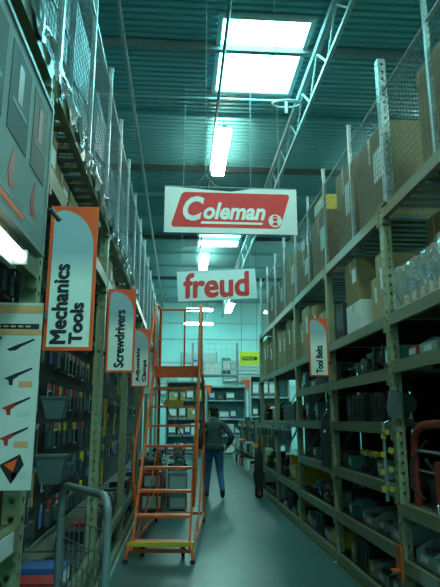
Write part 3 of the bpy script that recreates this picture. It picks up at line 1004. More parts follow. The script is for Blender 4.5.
# plastic-covered display tray (clear plastic over tools)
t = tag(empty('covered_tray', (XR + 0.17, 4.1, 2.492)), 'shallow tray of tools under crumpled clear plastic on the upper right shelf', 'tray')
MB().box(-0.12, 0.12, -0.42, 0.5, 0, 0.03).build('tray', 'paper', t)
rw = random.Random(8)
b = MB()
for a in range(9):
    yv = -0.36 + a * 0.09
    b.box(-0.08, 0.06, yv, yv + 0.07, 0.03, 0.03 + rw.uniform(0.15, 0.3))
b.build('contents', 'steel_dark', t)
b = MB()
for a in range(5):
    yv = -0.3 + a * 0.16
    b.box(-0.1, -0.085, yv, yv + 0.05, 0.05, 0.12)
b.build('price_tags', 'orange_pale', t)
# film: a crumpled shell
b = MB()
nx, ny = 9, 22
vs_ = []
for i_ in range(nx + 1):
    for j_ in range(ny + 1):
        u_ = i_ / nx
        yv = -0.44 + j_ / ny * 0.96
        if u_ < 0.5:
            px, pz = -0.14, 0.02 + u_ * 2 * 0.36
        else:
            px, pz = -0.14 + (u_ - 0.5) * 2 * 0.28, 0.38
        vs_.append((px + rw.uniform(-0.012, 0.012), yv, pz + rw.uniform(-0.012, 0.012)))
b.add(vs_, [(i_ * (ny + 1) + j_, i_ * (ny + 1) + j_ + 1, (i_ + 1) * (ny + 1) + j_ + 1, (i_ + 1) * (ny + 1) + j_) for i_ in range(nx) for j_ in range(ny)])
fm = bpy.data.materials.new('clear_film')
fm.use_nodes = True
nt = fm.node_tree
nt.nodes.clear()
out = nt.nodes.new('ShaderNodeOutputMaterial')
mx = nt.nodes.new('ShaderNodeMixShader')
tr = nt.nodes.new('ShaderNodeBsdfTransparent')
gl = nt.nodes.new('ShaderNodeBsdfPrincipled')
gl.inputs['Base Color'].default_value = (0.6, 0.68, 0.66, 1)
gl.inputs['Roughness'].default_value = 0.12
nz = nt.nodes.new('ShaderNodeTexNoise')
nz.inputs['Scale'].default_value = 14
rp = nt.nodes.new('ShaderNodeMapRange')
rp.inputs[3].default_value = 0.12
rp.inputs[4].default_value = 0.55
nt.links.new(nz.outputs['Fac'], rp.inputs[0])
nt.links.new(rp.outputs[0], mx.inputs[0])
nt.links.new(tr.outputs[0], mx.inputs[1])
nt.links.new(gl.outputs[0], mx.inputs[2])
nt.links.new(mx.outputs[0], out.inputs[0])
MATS['film'] = fm
b.build('plastic_film', 'film', t)

# cartons on top of the right rack behind the cage
box_at('carton', XR + 0.52, 5.3, 3.47, 0.85, 0.75, 1.0, 'huge brown carton behind the slotted cage post on the right rack top')
box_at('carton_dark', XR + 0.52, 6.35, 3.47, 0.6, 0.7, 1.15, 'dark upright carton second behind the cage on the right rack top')
box_at('carton', XR + 0.5, 3.55, 3.47, 1.1, 0.7, 0.98, 'brown carton at the upper right frame edge behind the wire cage')
box_at('carton_dark', XR + 0.5, 7.55, 3.47, 0.8, 0.7, 0.95, 'dark carton below the yellow one on the right rack top')
box_at('pack_yellow', XR + 0.45, 7.5, 4.43, 0.55, 0.6, 0.24, 'yellow box high on dark carton behind the right cage')
box_at('carton', XR + 0.5, 8.6, 3.47, 0.8, 0.7, 0.75, 'brown carton under blue and red boxes on the right rack top')
box_at('pack_blue', XR + 0.45, 8.4, 4.23, 0.35, 0.5, 0.3, 'blue box on a brown carton behind the right cage')
box_at('pack_red', XR + 0.45, 8.8, 4.23, 0.3, 0.5, 0.3, 'red box beside the blue one behind the right cage')
box_at('carton_light', XR + 0.5, 9.7, 3.47, 0.9, 0.7, 1.0, 'pale carton fifth along the right rack top')
box_at('carton_dark', XR + 0.5, 10.8, 3.47, 0.9, 0.7, 0.8, 'dark carton sixth along the right rack top')
box_at('carton', XR + 0.5, 12.0, 3.47, 1.0, 0.7, 0.9, 'brown carton at the far end of the right rack top')

# ---- yellow packs on a hanging clip strip, nearest right upright
t = tag(empty('clip_strip', (XR - 0.12, 4.66, 0.95)), 'hanging strip of yellow packs clipped beside the nearest right upright', 'clip strip')
MB().box(-0.012, 0.012, -0.003, 0.003, 0.0, 0.62).build('strip', 'steel_grey', t)
MB().tube([(0, 0, 0.61), (0.06, 0.0, 0.64), (0.125, 0.0, 0.63)], 0.004, 5).build('hanger_hook', 'chrome', t)
for a in range(4):
    z = 0.06 + a * 0.14
    for sgn in (-1, 1):
        o = MB().prism(rrect(-0.035, 0.035, 0.0, 0.06, 0.02), -0.03, -0.006, 'xz').build('yellow_pack', 'yellow_dull', t)
        o.location = (sgn * 0.022 + rnd.uniform(-0.015, 0.01), 0 if sgn < 0 else -0.03, z + (0.0 if sgn < 0 else 0.04) + rnd.uniform(-0.02, 0.02))
        o.scale = (0.6, 1, 0.75)
        o.rotation_euler = (0, rnd.uniform(-0.5, 0.5), 0)

# grey plastic bag hanging on that upright
t = tag(empty('hanging_bag', (XR - 0.0, 4.69, 1.60)), 'grey plastic bag hanging on the nearest right upright', 'bag')
MB().prism([(-0.09, 0.02), (-0.1, 0.12), (-0.06, 0.33), (0.06, 0.33), (0.07, 0.12), (0.06, 0.0)], -0.045, -0.005, 'xz').build('bag_body', 'grey_plastic', t)
t.scale = (0.75, 1, 0.7)
MB().tube([(-0.05, -0.02, 0.33), (-0.02, -0.02, 0.39), (0.03, -0.02, 0.38), (0.05, -0.02, 0.33)], 0.005, 5).build('loop_handle', 'grey_plastic', t)

# ---- red arched display stand in the nearest bay
t = tag(empty('display_stand', (XR + 0.1, 4.15, 0.932)), 'red arched steel stand with black tool and chrome bars in the nearest right bay', 'stand')
arch = [(0, 0.42, 0.0), (0, 0.42, 0.42), (0, 0.4, 0.52), (0, 0.33, 0.58), (0, 0.2, 0.62), (0, -0.25, 0.64), (0, -0.36, 0.6), (0, -0.42, 0.5), (0, -0.42, 0.0)]
MB().tube(arch, 0.036, 8).build('arch_frame', 'red_dark', t)
MB().box(-0.05, 0.3, -0.3, -0.02, 0.02, 0.36).build('side_panel', 'red_dark', t)
MB().tube([(0, -0.38, 0.42), (0, 0.38, 0.42)], 0.016, 7).tube([(0, -0.38, 0.27), (0, 0.38, 0.27)], 0.012, 7).build('cross_bars', 'chrome', t)
MB().lathe([(0.07, 0.0), (0.09, 0.02), (0.09, 0.18), (0.05, 0.2)], 12, (0.1, 0.2, 0.02)).tube([(0.1, 0.2, 0.2), (0.05, 0.25, 0.3), (0.02, 0.28, 0.36)], 0.02, 7).build('mounted_tool', 'black_plastic', t)
MB().tube([(0.05, 0.3, 0.5), (-0.06, 0.36, 0.35), (-0.07, 0.38, 0.15), (0.0, 0.3, 0.06)], 0.011, 6).build('power_cord', 'rubber', t)
# row of chrome bits on the shelf edge below
for a in range(9):
    o = MB().lathe([(0.016, 0), (0.018, 0.01), (0.018, 0.06), (0.01, 0.075)], 8).build('socket', 'chrome')
    o.location = (XR + 0.026, 3.66 + a * 0.05, 0.931)
    tag(o, 'small chrome socket standing before the red stand, %s from the near end' % ORD[a], 'socket', 'chrome sockets before the red stand')
# orange corner guard at the low shelf of the nearest bay
t = tag(empty('corner_guard', (XR - 0.03, 4.69, 0.0)), 'orange corner guard with flat tab wrapped around the nearest right upright', 'guard')
MB().box(-0.02, -0.0, -0.05, 0.06, 0.36, 0.62).build('guard_plate', 'orange_dark', t)
MB().box(-0.08, -0.021, -0.03, 0.04, 0.42, 0.435).build('tab', 'orange_dark', t)
# price cards on the low beam
for a, yv in enumerate((3.0, 3.55, 4.1)):
    o = MB().box(-0.004, 0.0, 0, 0.28, -0.085, -0.012).build('price_card', 'pale_plastic')
    o.location = (XR - 0.001, yv, 0.5)
    tag(o, 'pale price card on the low beam of the nearest right bay, %s along' % ORD[a], 'price card', 'price cards on the low right beam')

# grey bin and black duffel standing at the foot of the right rack
t = tag(empty('waste_bin', (XR + 0.23, 11.15, 0.121)), 'pale grey round bin standing on the lowest right shelf in the farthest bay', 'bin')
MB().lathe([(0.13, 0), (0.135, 0.02), (0.16, 0.33), (0.14, 0.33), (0.12, 0.05)], 20).build('bin_body', 'paper', t)
MB().lathe([(0.162, 0.31), (0.168, 0.315), (0.168, 0.335), (0.162, 0.34)], 20).build('rim', 'pale_plastic', t)
t = tag(empty('duffel_bag', (XR - 0.13, 12.2, 0)), 'tall black duffel bag leaning upright at the foot of the right rack', 'bag')
MB().lathe([(0.06, 0), (0.085, 0.04), (0.08, 0.3), (0.095, 0.65), (0.08, 0.9), (0.04, 0.98)], 14).build('bag_body', 'fabric_black', t)
MB().tube([(-0.07, -0.04, 0.2), (-0.11, -0.07, 0.45), (-0.07, -0.05, 0.7)], 0.014, 6).build('carry_strap', 'fabric_black', t)
MB().box(-0.03, 0.03, -0.1, -0.075, 0.05, 0.12).build('patch', 'red', t)
# long dark vest hanging between the bays at the third upright
t = tag(empty('work_vest', (XR - 0.05, 6.82, 1.02)), 'black work vest hanging on the second right upright', 'vest')
t.scale = (0.6, 1, 1)
MB().prism([(-0.13, 0.03), (-0.15, 0.35), (-0.1, 0.6), (-0.03, 0.64), (0.03, 0.64), (0.05, 0.5), (0.05, 0.0)], -0.11, -0.06, 'xz').build('vest_body', 'fabric_black', t)
MB().tube([(-0.03, -0.085, 0.64), (0.0, -0.085, 0.7), (0.03, -0.085, 0.64)], 0.005, 5).build('hanger_hook', 'chrome', t)
MB().box(-0.09, -0.05, -0.114, -0.11, 0.42, 0.45).build('button', 'paper', t)

# ================================================================ left rack goods
rl = random.Random(21)
LPX = XL - 0.58
wr1 = ['wrench', 'wrench_long', 'pliers_blue', 'card_black', 'wrench', 'pliers_red', 'card_black', 'hammer', 'card_black']
dr1 = ['driver_red', 'driver_yellow', 'card_black', 'card_black', 'card_black', 'card_red', 'pliers_blue']
cl1 = ['clamp_blue', 'handsaw', 'card_black', 'card_red', 'card_black', 'level', 'clamp', 'card_teal']
rows = [(2.66, 'top'), (2.3, 'second'), (1.92, 'third'), (1.56, 'fourth'), (1.2, 'fifth'), (0.86, 'bottom')]
for i in range(1, 7):
    pal = {1: wr1, 2: dr1, 3: cl1, 4: cl1 + dr1, 5: wr1, 6: cl1}[i]
    for (z, wd) in rows:
        if i >= 5 and wd in ('second', 'fourth'):
            continue
        if 'clamp' in pal and wd in ('second', 'fourth', 'bottom'):
            continue
        hang('left', i, LPX, z, pal, rl, wd, gap=(0.03, 0.08) if i < 3 else (0.06, 0.16))
    fill('left', i, 0.12, 0.5, ['pack_black', 'case_black', 'pack_teal', 'bin', 'pack_yellow'], rl)
    fill('left', i, 0.50, 0.9, ['pack_red', 'pack_black', 'case_black', 'pack_black', 'pack_blue'], rl, setback=(0.02, 0.04), hfrac=(0.3, 0.6), wr=(0.15, 0.25), dr=(0.2, 0.34))
    fill('left', i, 2.9, 3.44, ['carton', 'carton_dark', 'carton_light', 'carton_dark'], rl, wr=(0.3, 0.5))
# near-left bay, behind the big board and under it
fill('left', 0, 2.36, 3.44, ['carton', 'carton_dark', 'carton_light'], rl, y_lo=1.0, wr=(0.4, 0.6), setback=(0.2, 0.3), hfrac=(0.7, 0.85))
fill('left', 0, 1.14, 1.7, ['case_black', 'bin', 'pack_black'], rl, y_lo=1.2, hfrac=(0.3, 0.4))
fill('left', 0, 0.55, 1.14, ['pack_red', 'pack_black', 'pack_yellow', 'pack_white'], rl, y_lo=1.4, wr=(0.14, 0.22), setback=(0.02, 0.05))

# wrapped pallets on top of the left rack
yv = 1.6
q = 0
while yv < 19:
    L = rl.uniform(0.9, 1.15)
    hgt = rl.uniform(0.9, 1.45)
    t = tag(empty('wrapped_pallet', (XL - 0.62, yv + L / 2, 3.447)), 'blue film-wrapped pallet, %s from the near end of the left rack top' % ORD[q], 'pallet', 'film-wrapped pallets on the left rack top')
    b = MB()
    for dx in (-0.42, 0, 0.36):
        b.box(dx - 0.04, dx + 0.08, -L / 2, L / 2, 0, 0.08)
    for dy in range(5):
        yy = -L / 2 + dy * (L - 0.1) / 4
        b.box(-0.46, 0.46, yy, yy + 0.1, 0.08, 0.1)
    b.build('pallet_base', 'wood', t)
    # crumpled film shell over stacked boxes
    g = MB()
    n1, n2 = 10, 9
    ring = rrect(-0.46, 0.46, -L / 2, L / 2, 0.06, 2)
    # densify the ring
    dens = []
    for a in range(len(ring)):
        p, p2 = ring[a], ring[(a + 1) % len(ring)]
        k_ = 6 if math.dist(p, p2) > 0.3 else 1
        for s_ in range(k_):
            dens.append((p[0] + (p2[0] - p[0]) * s_ / k_, p[1] + (p2[1] - p[1]) * s_ / k_))
    m_ = len(dens)
    vs_ = []
    for a in range(n2 + 1):
        z = 0.1 + (hgt - 0.1) * a / n2
        for (px, py) in dens:
            s_ = 1 - rl.uniform(0, 0.035)
            vs_.append((px * s_, py * s_, z))
    g.add(vs_, [(a * m_ + c_, a * m_ + (c_ + 1) % m_, (a + 1) * m_ + (c_ + 1) % m_, (a + 1) * m_ + c_) for a in range(n2) for c_ in range(m_)])
    g.add(vs_[-m_:], [tuple(range(m_))])
    g.build('wrapped_load', 'wrap_blue', t)
    tl = MB()
    for a in range(3):
        z0 = 0.2 + a * 0.25
        tl.tube([(0.46, -L / 2 + 0.1, z0), (0.475, 0, z0 + 0.1), (0.46, L / 2 - 0.1, z0 + 0.18)], 0.008, 5)
    tl.build('film_tail', 'wrap_pale', t)
    if q < 6:
        g = MB()
        na, nb = 16, 4
        vs_ = []
        for a in range(na + 1):
            for c_ in range(nb + 1):
                vs_.append((0.62 + 0.012 + rl.uniform(0, 0.02) + (0.02 if c_ == 2 else 0), -L / 2 + L * a / na, 0.06 - c_ * 0.03 * (1 + 0.5 * math.sin(a * 1.3 + q)) + rl.uniform(-0.008, 0.008)))
        g.add(vs_, [(a * (nb + 1) + c_, a * (nb + 1) + c_ + 1, (a + 1) * (nb + 1) + c_ + 1, (a + 1) * (nb + 1) + c_) for a in range(na) for c_ in range(nb)], True)
        g.build('loose_film', 'wrap_pale', t)
    yv += L + rl.uniform(0.06, 0.14)
    q += 1

# ---------------------------------------------------------------- category signs
def sign(x0, x1, y, z0, z1, label, lines, side=1):
    W_, H_ = x1 - x0, z1 - z0
    t = tag(empty('category_sign', (x0, y, z0)), label, 'sign', 'hanging category signs')
    MB().box(0, W_, 0, 0.012, 0, H_).build('sign_panel', 'orange_print', t)
    # white field with the curved top edge
    bd = 0.018
    pts = [(bd, bd), (W_ - bd, bd), (W_ - bd, H_ * 0.70)]
    cx = bd + 0.04
    for a in range(1, 11):
        s_ = a / 10 * PI / 2
        pts.append((cx + (W_ - bd - cx) * math.cos(s_), H_ * 0.70 + (H_ * 0.27) * math.sin(s_)))
    pts += [(bd + 0.01, H_ * 0.95), (bd, H_ * 0.90)]
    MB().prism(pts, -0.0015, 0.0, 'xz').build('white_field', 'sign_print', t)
    for (s_, a0, a1, b0, b1) in lines:
        text(s_, 'ink', t, (a0 * W_, a1 * W_, b0 * H_, b1 * H_), -0.003, rot=90, offset=0.0, bold=0.0045)
    MB().box(W_ * 0.3, W_ * 0.34, 0.013, 0.03, H_ * 0.75, H_ + 0.03).build('bracket', 'steel_dark', t)
    hk = (x0 + W_ - 0.01, XR - 0.002) if side > 0 and x0 > 0 else (XL + 0.002, max(XL + 0.004, x0 + 0.01))
    MB().box(hk[0] - x0, hk[1] - x0, 0.013, 0.05, H_ * 0.2, H_ * 0.25).build('rack_arm', 'steel_dark', t)
    MB().box((hk[1] - 0.009 if x0 > 0 else hk[0]) - x0, (hk[1] if x0 > 0 else hk[0] + 0.009) - x0, 0.013, (2.85 if y < 4 else 5.2 if y < 6 else 7.65 if y < 9 else 10.1) - y if x0 < 0 else 0.11, H_ * 0.2, H_ * 0.25).build('rack_arm', 'steel_dark', t)
    return t


sign(-0.705, -0.455, 2.66 + 0.24, 1.94, 2.72, 'largest orange and white category sign, hanging at the nearest left upright', [('Mechanics', 0.15, 0.45, 0.045, 0.58), ('Tools', 0.53, 0.78, 0.045, 0.315)])
sign(-0.675, -0.42, 5.1, 2.005, 2.77, 'second orange and white category sign on the left with one line of lettering', [('Screwdrivers', 0.30, 0.62, 0.06, 0.74)])
sign(-0.645, -0.41, 7.45, 2.0, 2.77, 'third orange and white category sign on the left with two lines of lettering', [('Adjustable', 0.26, 0.48, 0.1, 0.66), ('Clamps', 0.62, 0.86, 0.1, 0.46)])
sign(-0.64, -0.41, 9.85, 2.0, 2.77, 'farthest left category sign, mostly hidden behind the third one and the ladder', [])
sign(1.53, 1.765, 6.6, 2.09, 2.79, 'orange and white category sign hanging on the right rack', [('Tool Belts', 0.36, 0.68, 0.06, 0.52)])

# ---------------------------------------------------------------- big picture board, top left
t = tag(empty('picture_board', (XL + 0.012, 1.5, 2.38)), 'big pale picture board with dark photo panels on the near left rack', 'board')
t.rotation_euler = (0, 0, 0)
MB().box(-0.012, 0.012, 0, 1.14, 0, 0.75).build('board_panel', 'poster_board', t)
b = MB()
b.box(-0.016, 0.02, -0.02, 1.16, 0.75, 0.772).box(-0.016, 0.02, -0.02, 1.16, -0.02, 0.0).box(-0.016, 0.02, 1.14, 1.16, 0, 0.75)
b.build('board_frame', 'steel_grey', t)
for (ya, yb, mm) in ((0.10, 0.42, 'panel_a'), (0.49, 0.76, 'panel_a'), (0.83, 1.07, 'panel_b')):
    p = MB().box(0.012, 0.015, ya, yb, 0.31, 0.69).build('photo_panel', mm, t)
    MB().box(0.015, 0.0165, ya + 0.03, yb - 0.03, 0.44, 0.46).build('caption_line', 'teal_dark', p)
    MB().box(0.015, 0.0165, ya + (yb - ya) * 0.35, ya + (yb - ya) * 0.6, 0.47, 0.64).build('pictured_tool', 'red_dark', p)
for ya in (0.15, 0.55, 0.88):
    MB().prism([(ya, 0.16), (ya + 0.05, 0.27), (ya + 0.08, 0.25), (ya + 0.06, 0.16), (ya + 0.11, 0.12), (ya + 0.03, 0.1)], 0.012, 0.014, 'yz').build('pictured_tool', 'red_dark', t)
MB().box(0.012, 0.014, 0.02, 0.8, 0.035, 0.055).build('orange_line', 'orange_print', t)
b = MB()
for a in range(3):
    b.box(0.012, 0.0135, 0.06 + a * 0.36, 0.3 + a * 0.33, 0.07, 0.078).box(0.012, 0.0135, 0.06 + a * 0.36, 0.26 + a * 0.33, 0.085, 0.091)
b.build('text_lines', 'print_grey', t)

# fluorescent tube below the near-left shelf
t = tag(empty('shelf_lamp', (XL + 0.045, 1.0, 2.2)), 'short glowing fluorescent lamp under the picture board on the left', 'light')
MB().box(-0.044, -0.02, 0, 1.25, -0.005, 0.08).build('housing', 'steel_white', t)
MB().tube([(0.01, 0.02, 0.03), (0.01, 1.2, 0.03)], 0.024, 10).build('lamp_tube', 'warm_tube', t)
for yv in (0.0, 1.2):
    MB().box(-0.02, 0.035, yv, yv + 0.02, 0.0, 0.06).build('lamp_holder', 'steel_white', t)
# dark clip lamp / clamp on the near-left upright
t = tag(empty('spring_clamp', (XL + 0.0, 2.68, 2.42)), 'black clamp bracket fixed to the nearest left upright beside the sign', 'clamp')
MB().box(-0.07, 0.02, -0.02, 0.02, 0.0, 0.2).build('clamp_body', 'black_plastic', t)
MB().tube([(0.0, 0, 0.19), (0.05, 0, 0.19), (0.09, 0.0, 0.14)], 0.014, 7).build('clamp_arm', 'black_plastic', t)

# ---------------------------------------------------------------- info poster with glue guns
t = tag(empty('product_poster', (-1.12, 2.58, 1.30)), 'white product poster with orange bands and five tool pictures at the left edge', 'poster')
PW, PH = 0.485, 0.82
MB().box(0, PW, 0, 0.006, 0, PH).build('poster_sheet', 'paper', t)
MB().box(0, PW, -0.0015, 0, PH - 0.05, PH - 0.012).box(0, PW, -0.0015, 0, PH - 0.15, PH - 0.125).build('orange_band', 'orange_pale', t)
MB().box(0, PW - 0.012, -0.002, 0, PH - 0.122, PH - 0.098).build('header_band', 'ink', t)
b = MB()
for a in range(12):
    b.box(0.05 + a * 0.033, 0.05 + a * 0.033 + 0.022, -0.0035, -0.002, PH - 0.114, PH - 0.106)
b.build('header_print', 'orange_pale', t)
rw = random.Random(2)
for a in range(5):
    zc = PH - 0.215 - a * 0.13
    ln = MB()
    for q in range(6):
        z = zc + 0.025 - q * 0.014
        ln.box(0.02, 0.02 + rw.uniform(0.16, 0.27), -0.0012, 0, z, z + 0.004)
    ln.build('text_lines', 'print_pale', t)
    MB().box(0.24, 0.31, -0.0014, 0, zc + 0.045, zc + 0.058).build('item_heading', 'ink', t)
    col = 'ink' if a < 2 else 'red'
    g = MB()
    x0 = 0.345
    if a == 4:
        g.prism([(x0, zc + 0.02), (x0 + 0.085, zc + 0.065), (x0 + 0.105, zc + 0.02), (x0 + 0.055, zc - 0.06)], -0.0012, 0, 'xz')
        g.build('pictured_tool', 'ink', t)
        MB().prism([(x0 + 0.02, zc + 0.02), (x0 + 0.075, zc + 0.045), (x0 + 0.06, zc - 0.01)], -0.002, -0.0012, 'xz').build('pictured_tool', 'orange_print', t)
    else:
        g.prism([(x0 - 0.01, zc), (x0 + 0.045, zc + 0.025), (x0 + 0.05, zc + 0.008), (x0 + 0.03, zc - 0.005), (x0 + 0.03, zc - (0.03 if a else 0.005)), (x0 + 0.015, zc - (0.03 if a else 0.005)), (x0 + 0.01, zc - 0.008)], -0.0012, 0, 'xz')
        g.build('pictured_tool', 'ink' if a < 2 else 'red', t)
        MB().prism([(x0 + 0.045, zc + 0.024), (x0 + 0.11, zc + 0.05), (x0 + 0.112, zc + 0.042), (x0 + 0.05, zc + 0.01)], -0.0012, 0, 'xz').build('pictured_barrel', 'ink', t)
    if a > 0:
        MB().box(0.40, 0.46, -0.0012, 0, zc - 0.04, zc - 0.012).build('price_print', 'orange_pale' if a % 2 else 'print_pale', t)
MB().box(0.02, 0.3, -0.0014, 0, 0.19, 0.203).box(0.02, 0.3, -0.0014, 0, 0.015, 0.03).build('orange_line', 'orange_print', t)
MB().box(0.1, 0.28, -0.03, -0.004, PH - 0.03, PH + 0.06).box(0.2, 0.22, -0.028, -0.022, PH - 0.06, PH - 0.03).build('clip', 'steel_dark', t)

# blue price label on the low left beam
o = MB().box(0, 0.004, 0, 0.5, -0.09, -0.01).build('price_card', 'print_pale')
o.location = (XL + 0.0005, 2.1, 1.14)
tag(o, 'pale price label on the low beam under the product poster', 'price card')
# grey dispenser bins on the nearest left upright
for a, (z, ww, hh) in enumerate(((1.60, 0.12, 0.095), (1.30, 0.14, 0.12))):
    t = tag(empty('dispenser_bin', (-0.61, 2.80, z)), '%s grey dispenser bin on the nearest left upright beside the poster' % ('upper' if a == 0 else 'lower'), 'bin')
    MB().prism([(-ww / 2, hh), (-ww / 2 + 0.03, 0), (ww / 2 - 0.02, 0), (ww / 2, hh)], 0, 0.1, 'xz').build('bin_body', 'teal_dark', t)
    MB().box(-ww / 2 - 0.006, ww / 2 + 0.006, -0.006, 0.106, hh, hh + 0.012).build('rim', 'teal_dark', t)

# ---------------------------------------------------------------- grey tubular trolley in front
pa, pb = Vector((-0.585, 3.02, 0)), Vector((-0.30, 2.56, 0))
ang = math.atan2((pb - pa).y, (pb - pa).x)
Lc = (pb - pa).length
t = tag(empty('trolley', pa, ang), 'grey tubular steel trolley with wire mesh end in the near left corner', 'trolley')


def arc(cx, cz, r, a0, a1, n=5):
    return [(cx + r * math.cos(R(a0 + (a1 - a0) * i / n)), 0, cz + r * math.sin(R(a0 + (a1 - a0) * i / n))) for i in range(n + 1)]


zt = 1.275
MB().tube([(0, 0, 0.2)] + arc(0.07, zt - 0.07, 0.07, 180, 90) + arc(Lc - 0.07, zt - 0.07, 0.07, 90, 0) + [(Lc, 0, 0.2)], 0.018, 12).build('push_handle', 'cart_grey', t)
b = MB()
for a in range(1, 10):
    b.tube([(0.0, 0, 0.25 + a * 0.098), (Lc, 0, 0.25 + a * 0.098)], 0.003, 5)
for a in range(1, 9):
    b.tube([(Lc * a / 9, 0, 0.25), (Lc * a / 9, 0, 1.13)], 0.003, 5)
b.build('wire_mesh', 'wire', t)['kind'] = 'stuff'
MB().box(-0.02, Lc + 0.02, -0.02, 0.8, 0.19, 0.225).build('platform', 'wood', t)
MB().bar((-0.03, -0.03, 0.205), (Lc + 0.03, -0.03, 0.205), 0.03, 0.05).bar((-0.03, 0.8, 0.205), (Lc + 0.03, 0.8, 0.205), 0.03, 0.05).build('edge_rail', 'cart_grey', t)
for cx_, cy_ in ((0.06, 0.06), (Lc - 0.06, 0.06), (0.06, 0.72), (Lc - 0.06, 0.72)):
    o = MB().lathe([(0.05, -0.018), (0.065, -0.014), (0.065, 0.014), (0.05, 0.018)], 14, (cx_, cy_, 0.065), 'x').build('caster', 'rubber', t)
    MB().box(cx_ - 0.03, cx_ - 0.022, cy_ - 0.025, cy_ + 0.025, 0.06, 0.19).box(cx_ + 0.022, cx_ + 0.03, cy_ - 0.025, cy_ + 0.025, 0.06, 0.19).build('caster_fork', 'steel_grey', o)

# ---------------------------------------------------------------- orange rolling ladder
t = tag(empty('rolling_ladder', (-0.20, 7.0, 0), R(-5.3)), 'orange rolling warehouse ladder with platform and guard rails', 'ladder')
HW = 0.335
NS = 8
for sx in (-1, 1):
    x = sx * HW
    MB().bar((x, -0.03, 0.1), (x, 1.5, 2.31), 0.03, 0.06).build('stringer', 'orange_paint', t)
    MB().tube([(x * 1.05, -0.05, 0.16), (x * 1.10, -0.09, 0.14), (x * 1.13, -0.12, 0.09), (x * 1.14, -0.12, 0.03)], 0.02, 8).build('foot', 'orange_paint', t)
    MB().lathe([(0.03, 0), (0.03, 0.03), (0.022, 0.04)], 10, (x * 1.14, -0.12, 0)).build('rubber_pad', 'rubber', t)
    MB().bar((x * 1.08, -0.02, 0.13), (x * 1.12, 2.55, 0.13), 0.035, 0.045).build('base_rail', 'orange_paint', t)
    MB().tube([(x * 1.12, 2.5, 0.13), (x * 1.1, 2.42, 2.0), (x * 1.06, 2.1, 2.31)], 0.02, 8).build('rear_leg', 'orange_paint', t)
    MB().tube([(x * 1.1, 0.9, 0.15), (x * 1.1, 2.45, 1.2)], 0.012, 6).tube([(x * 1.1, 0.15, 0.15), (x * 1.1, 2.45, 0.55)], 0.012, 6).build('side_brace', 'orange_dark', t)
    # hand rail parallel to the stringer, then around the platform
    MB().tube([(x * 1.05, 0.28, 0.55), (x * 1.14, 0.2, 0.85), (x * 1.16, 0.28, 1.25), (x * 1.12, 0.9, 2.2), (x * 1.06, 1.45, 3.1), (x * 1.04, 1.6, 3.3), (x * 1.03, 1.75, 3.36), (x * 1.0, 2.1, 3.36), (x * 1.0, 2.14, 3.3), (x * 1.0, 2.14, 2.31)], 0.021, 8).build('hand_rail', 'orange_paint', t)
    MB().tube([(x * 1.03, 1.5, 2.3), (x * 1.03, 1.55, 3.25)], 0.02, 8).build('rail_post', 'orange_paint', t)
    MB().tube([(x, 1.5, 2.85), (x, 2.14, 2.85)], 0.014, 6).build('mid_rail', 'orange_paint', t)
    o = MB().lathe([(0.05, -0.02), (0.065, -0.015), (0.065, 0.015), (0.05, 0.02)], 14, (x * 0.72, 0.22, 0.065), 'x').build('caster', 'rubber', t)
    MB().box(x * 0.72 - 0.03, x * 0.72 + 0.03, 0.19, 0.25, 0.08, 0.13).build('caster_fork', 'steel_grey', o)
    o = MB().lathe([(0.06, -0.02), (0.08, -0.015), (0.08, 0.015), (0.06, 0.02)], 14, (x * 1.12, 2.45, 0.08), 'x').build('caster', 'rubber', t)
for i in range(NS):
    z = 0.2 + i * (2.31 - 0.2) / NS
    yy = 0.01 + i * 1.5 / NS
    st = MB().box(-HW + 0.015, HW - 0.015, yy, yy + 0.17, z - 0.03, z)
    st.build('step', 'orange_paint', t)
    if i == 0:
        MB().box(-HW - 0.06, HW + 0.06, yy - 0.03, yy - 0.001, z - 0.045, z + 0.005).build('step_nosing', 'yellow', t)
MB().box(-HW - 0.02, HW + 0.02, 1.48, 2.14, 2.25, 2.31).build('platform', 'orange_paint', t)
MB().box(-HW - 0.02, HW + 0.02, 1.462, 1.479, 2.2, 2.37).build('platform_edge', 'orange_paint', t)
MB().box(-HW, HW, 2.12, 2.14, 2.31, 2.42).build('toe_board', 'orange_paint', t)
MB().tube([(-HW, 2.14, 3.36), (HW, 2.14, 3.36)], 0.016, 8).build('back_rail', 'orange_paint', t)
MB().tube([(0.06, 2.14, 2.35), (0.06, 2.14, 3.36)], 0.013, 8).build('back_post', 'orange_paint', t)
MB().bar((-HW * 1.1, 2.5, 0.13), (HW * 1.1, 2.5, 0.13), 0.03, 0.04).bar((-HW * 1.1, 2.46, 1.1), (HW * 1.1, 2.46, 1.1), 0.025, 0.03).build('rear_cross_bar', 'orange_paint', t)
MB().bar((-HW, 2.45, 1.9), (0.1, 2.45, 1.2), 0.02).build('rear_diagonal', 'orange_dark', t)
MB().box(-0.13, 0.14, 1.12, 1.13, 1.76, 1.86).build('warning_plate', 'yellow_dull', t)
MB().box(-HW, HW, 0.02, 0.05, 0.08, 0.12).build('front_cross_bar', 'orange_dark', t)

# ---------------------------------------------------------------- hanging banners
def hang_lines(t, pts, top):
    for (x, z) in pts:
        MB().tube([(x, 0.0, z), (x, 0.0, top)], 0.004, 5).build('hanging_cord', 'steel_white', t)


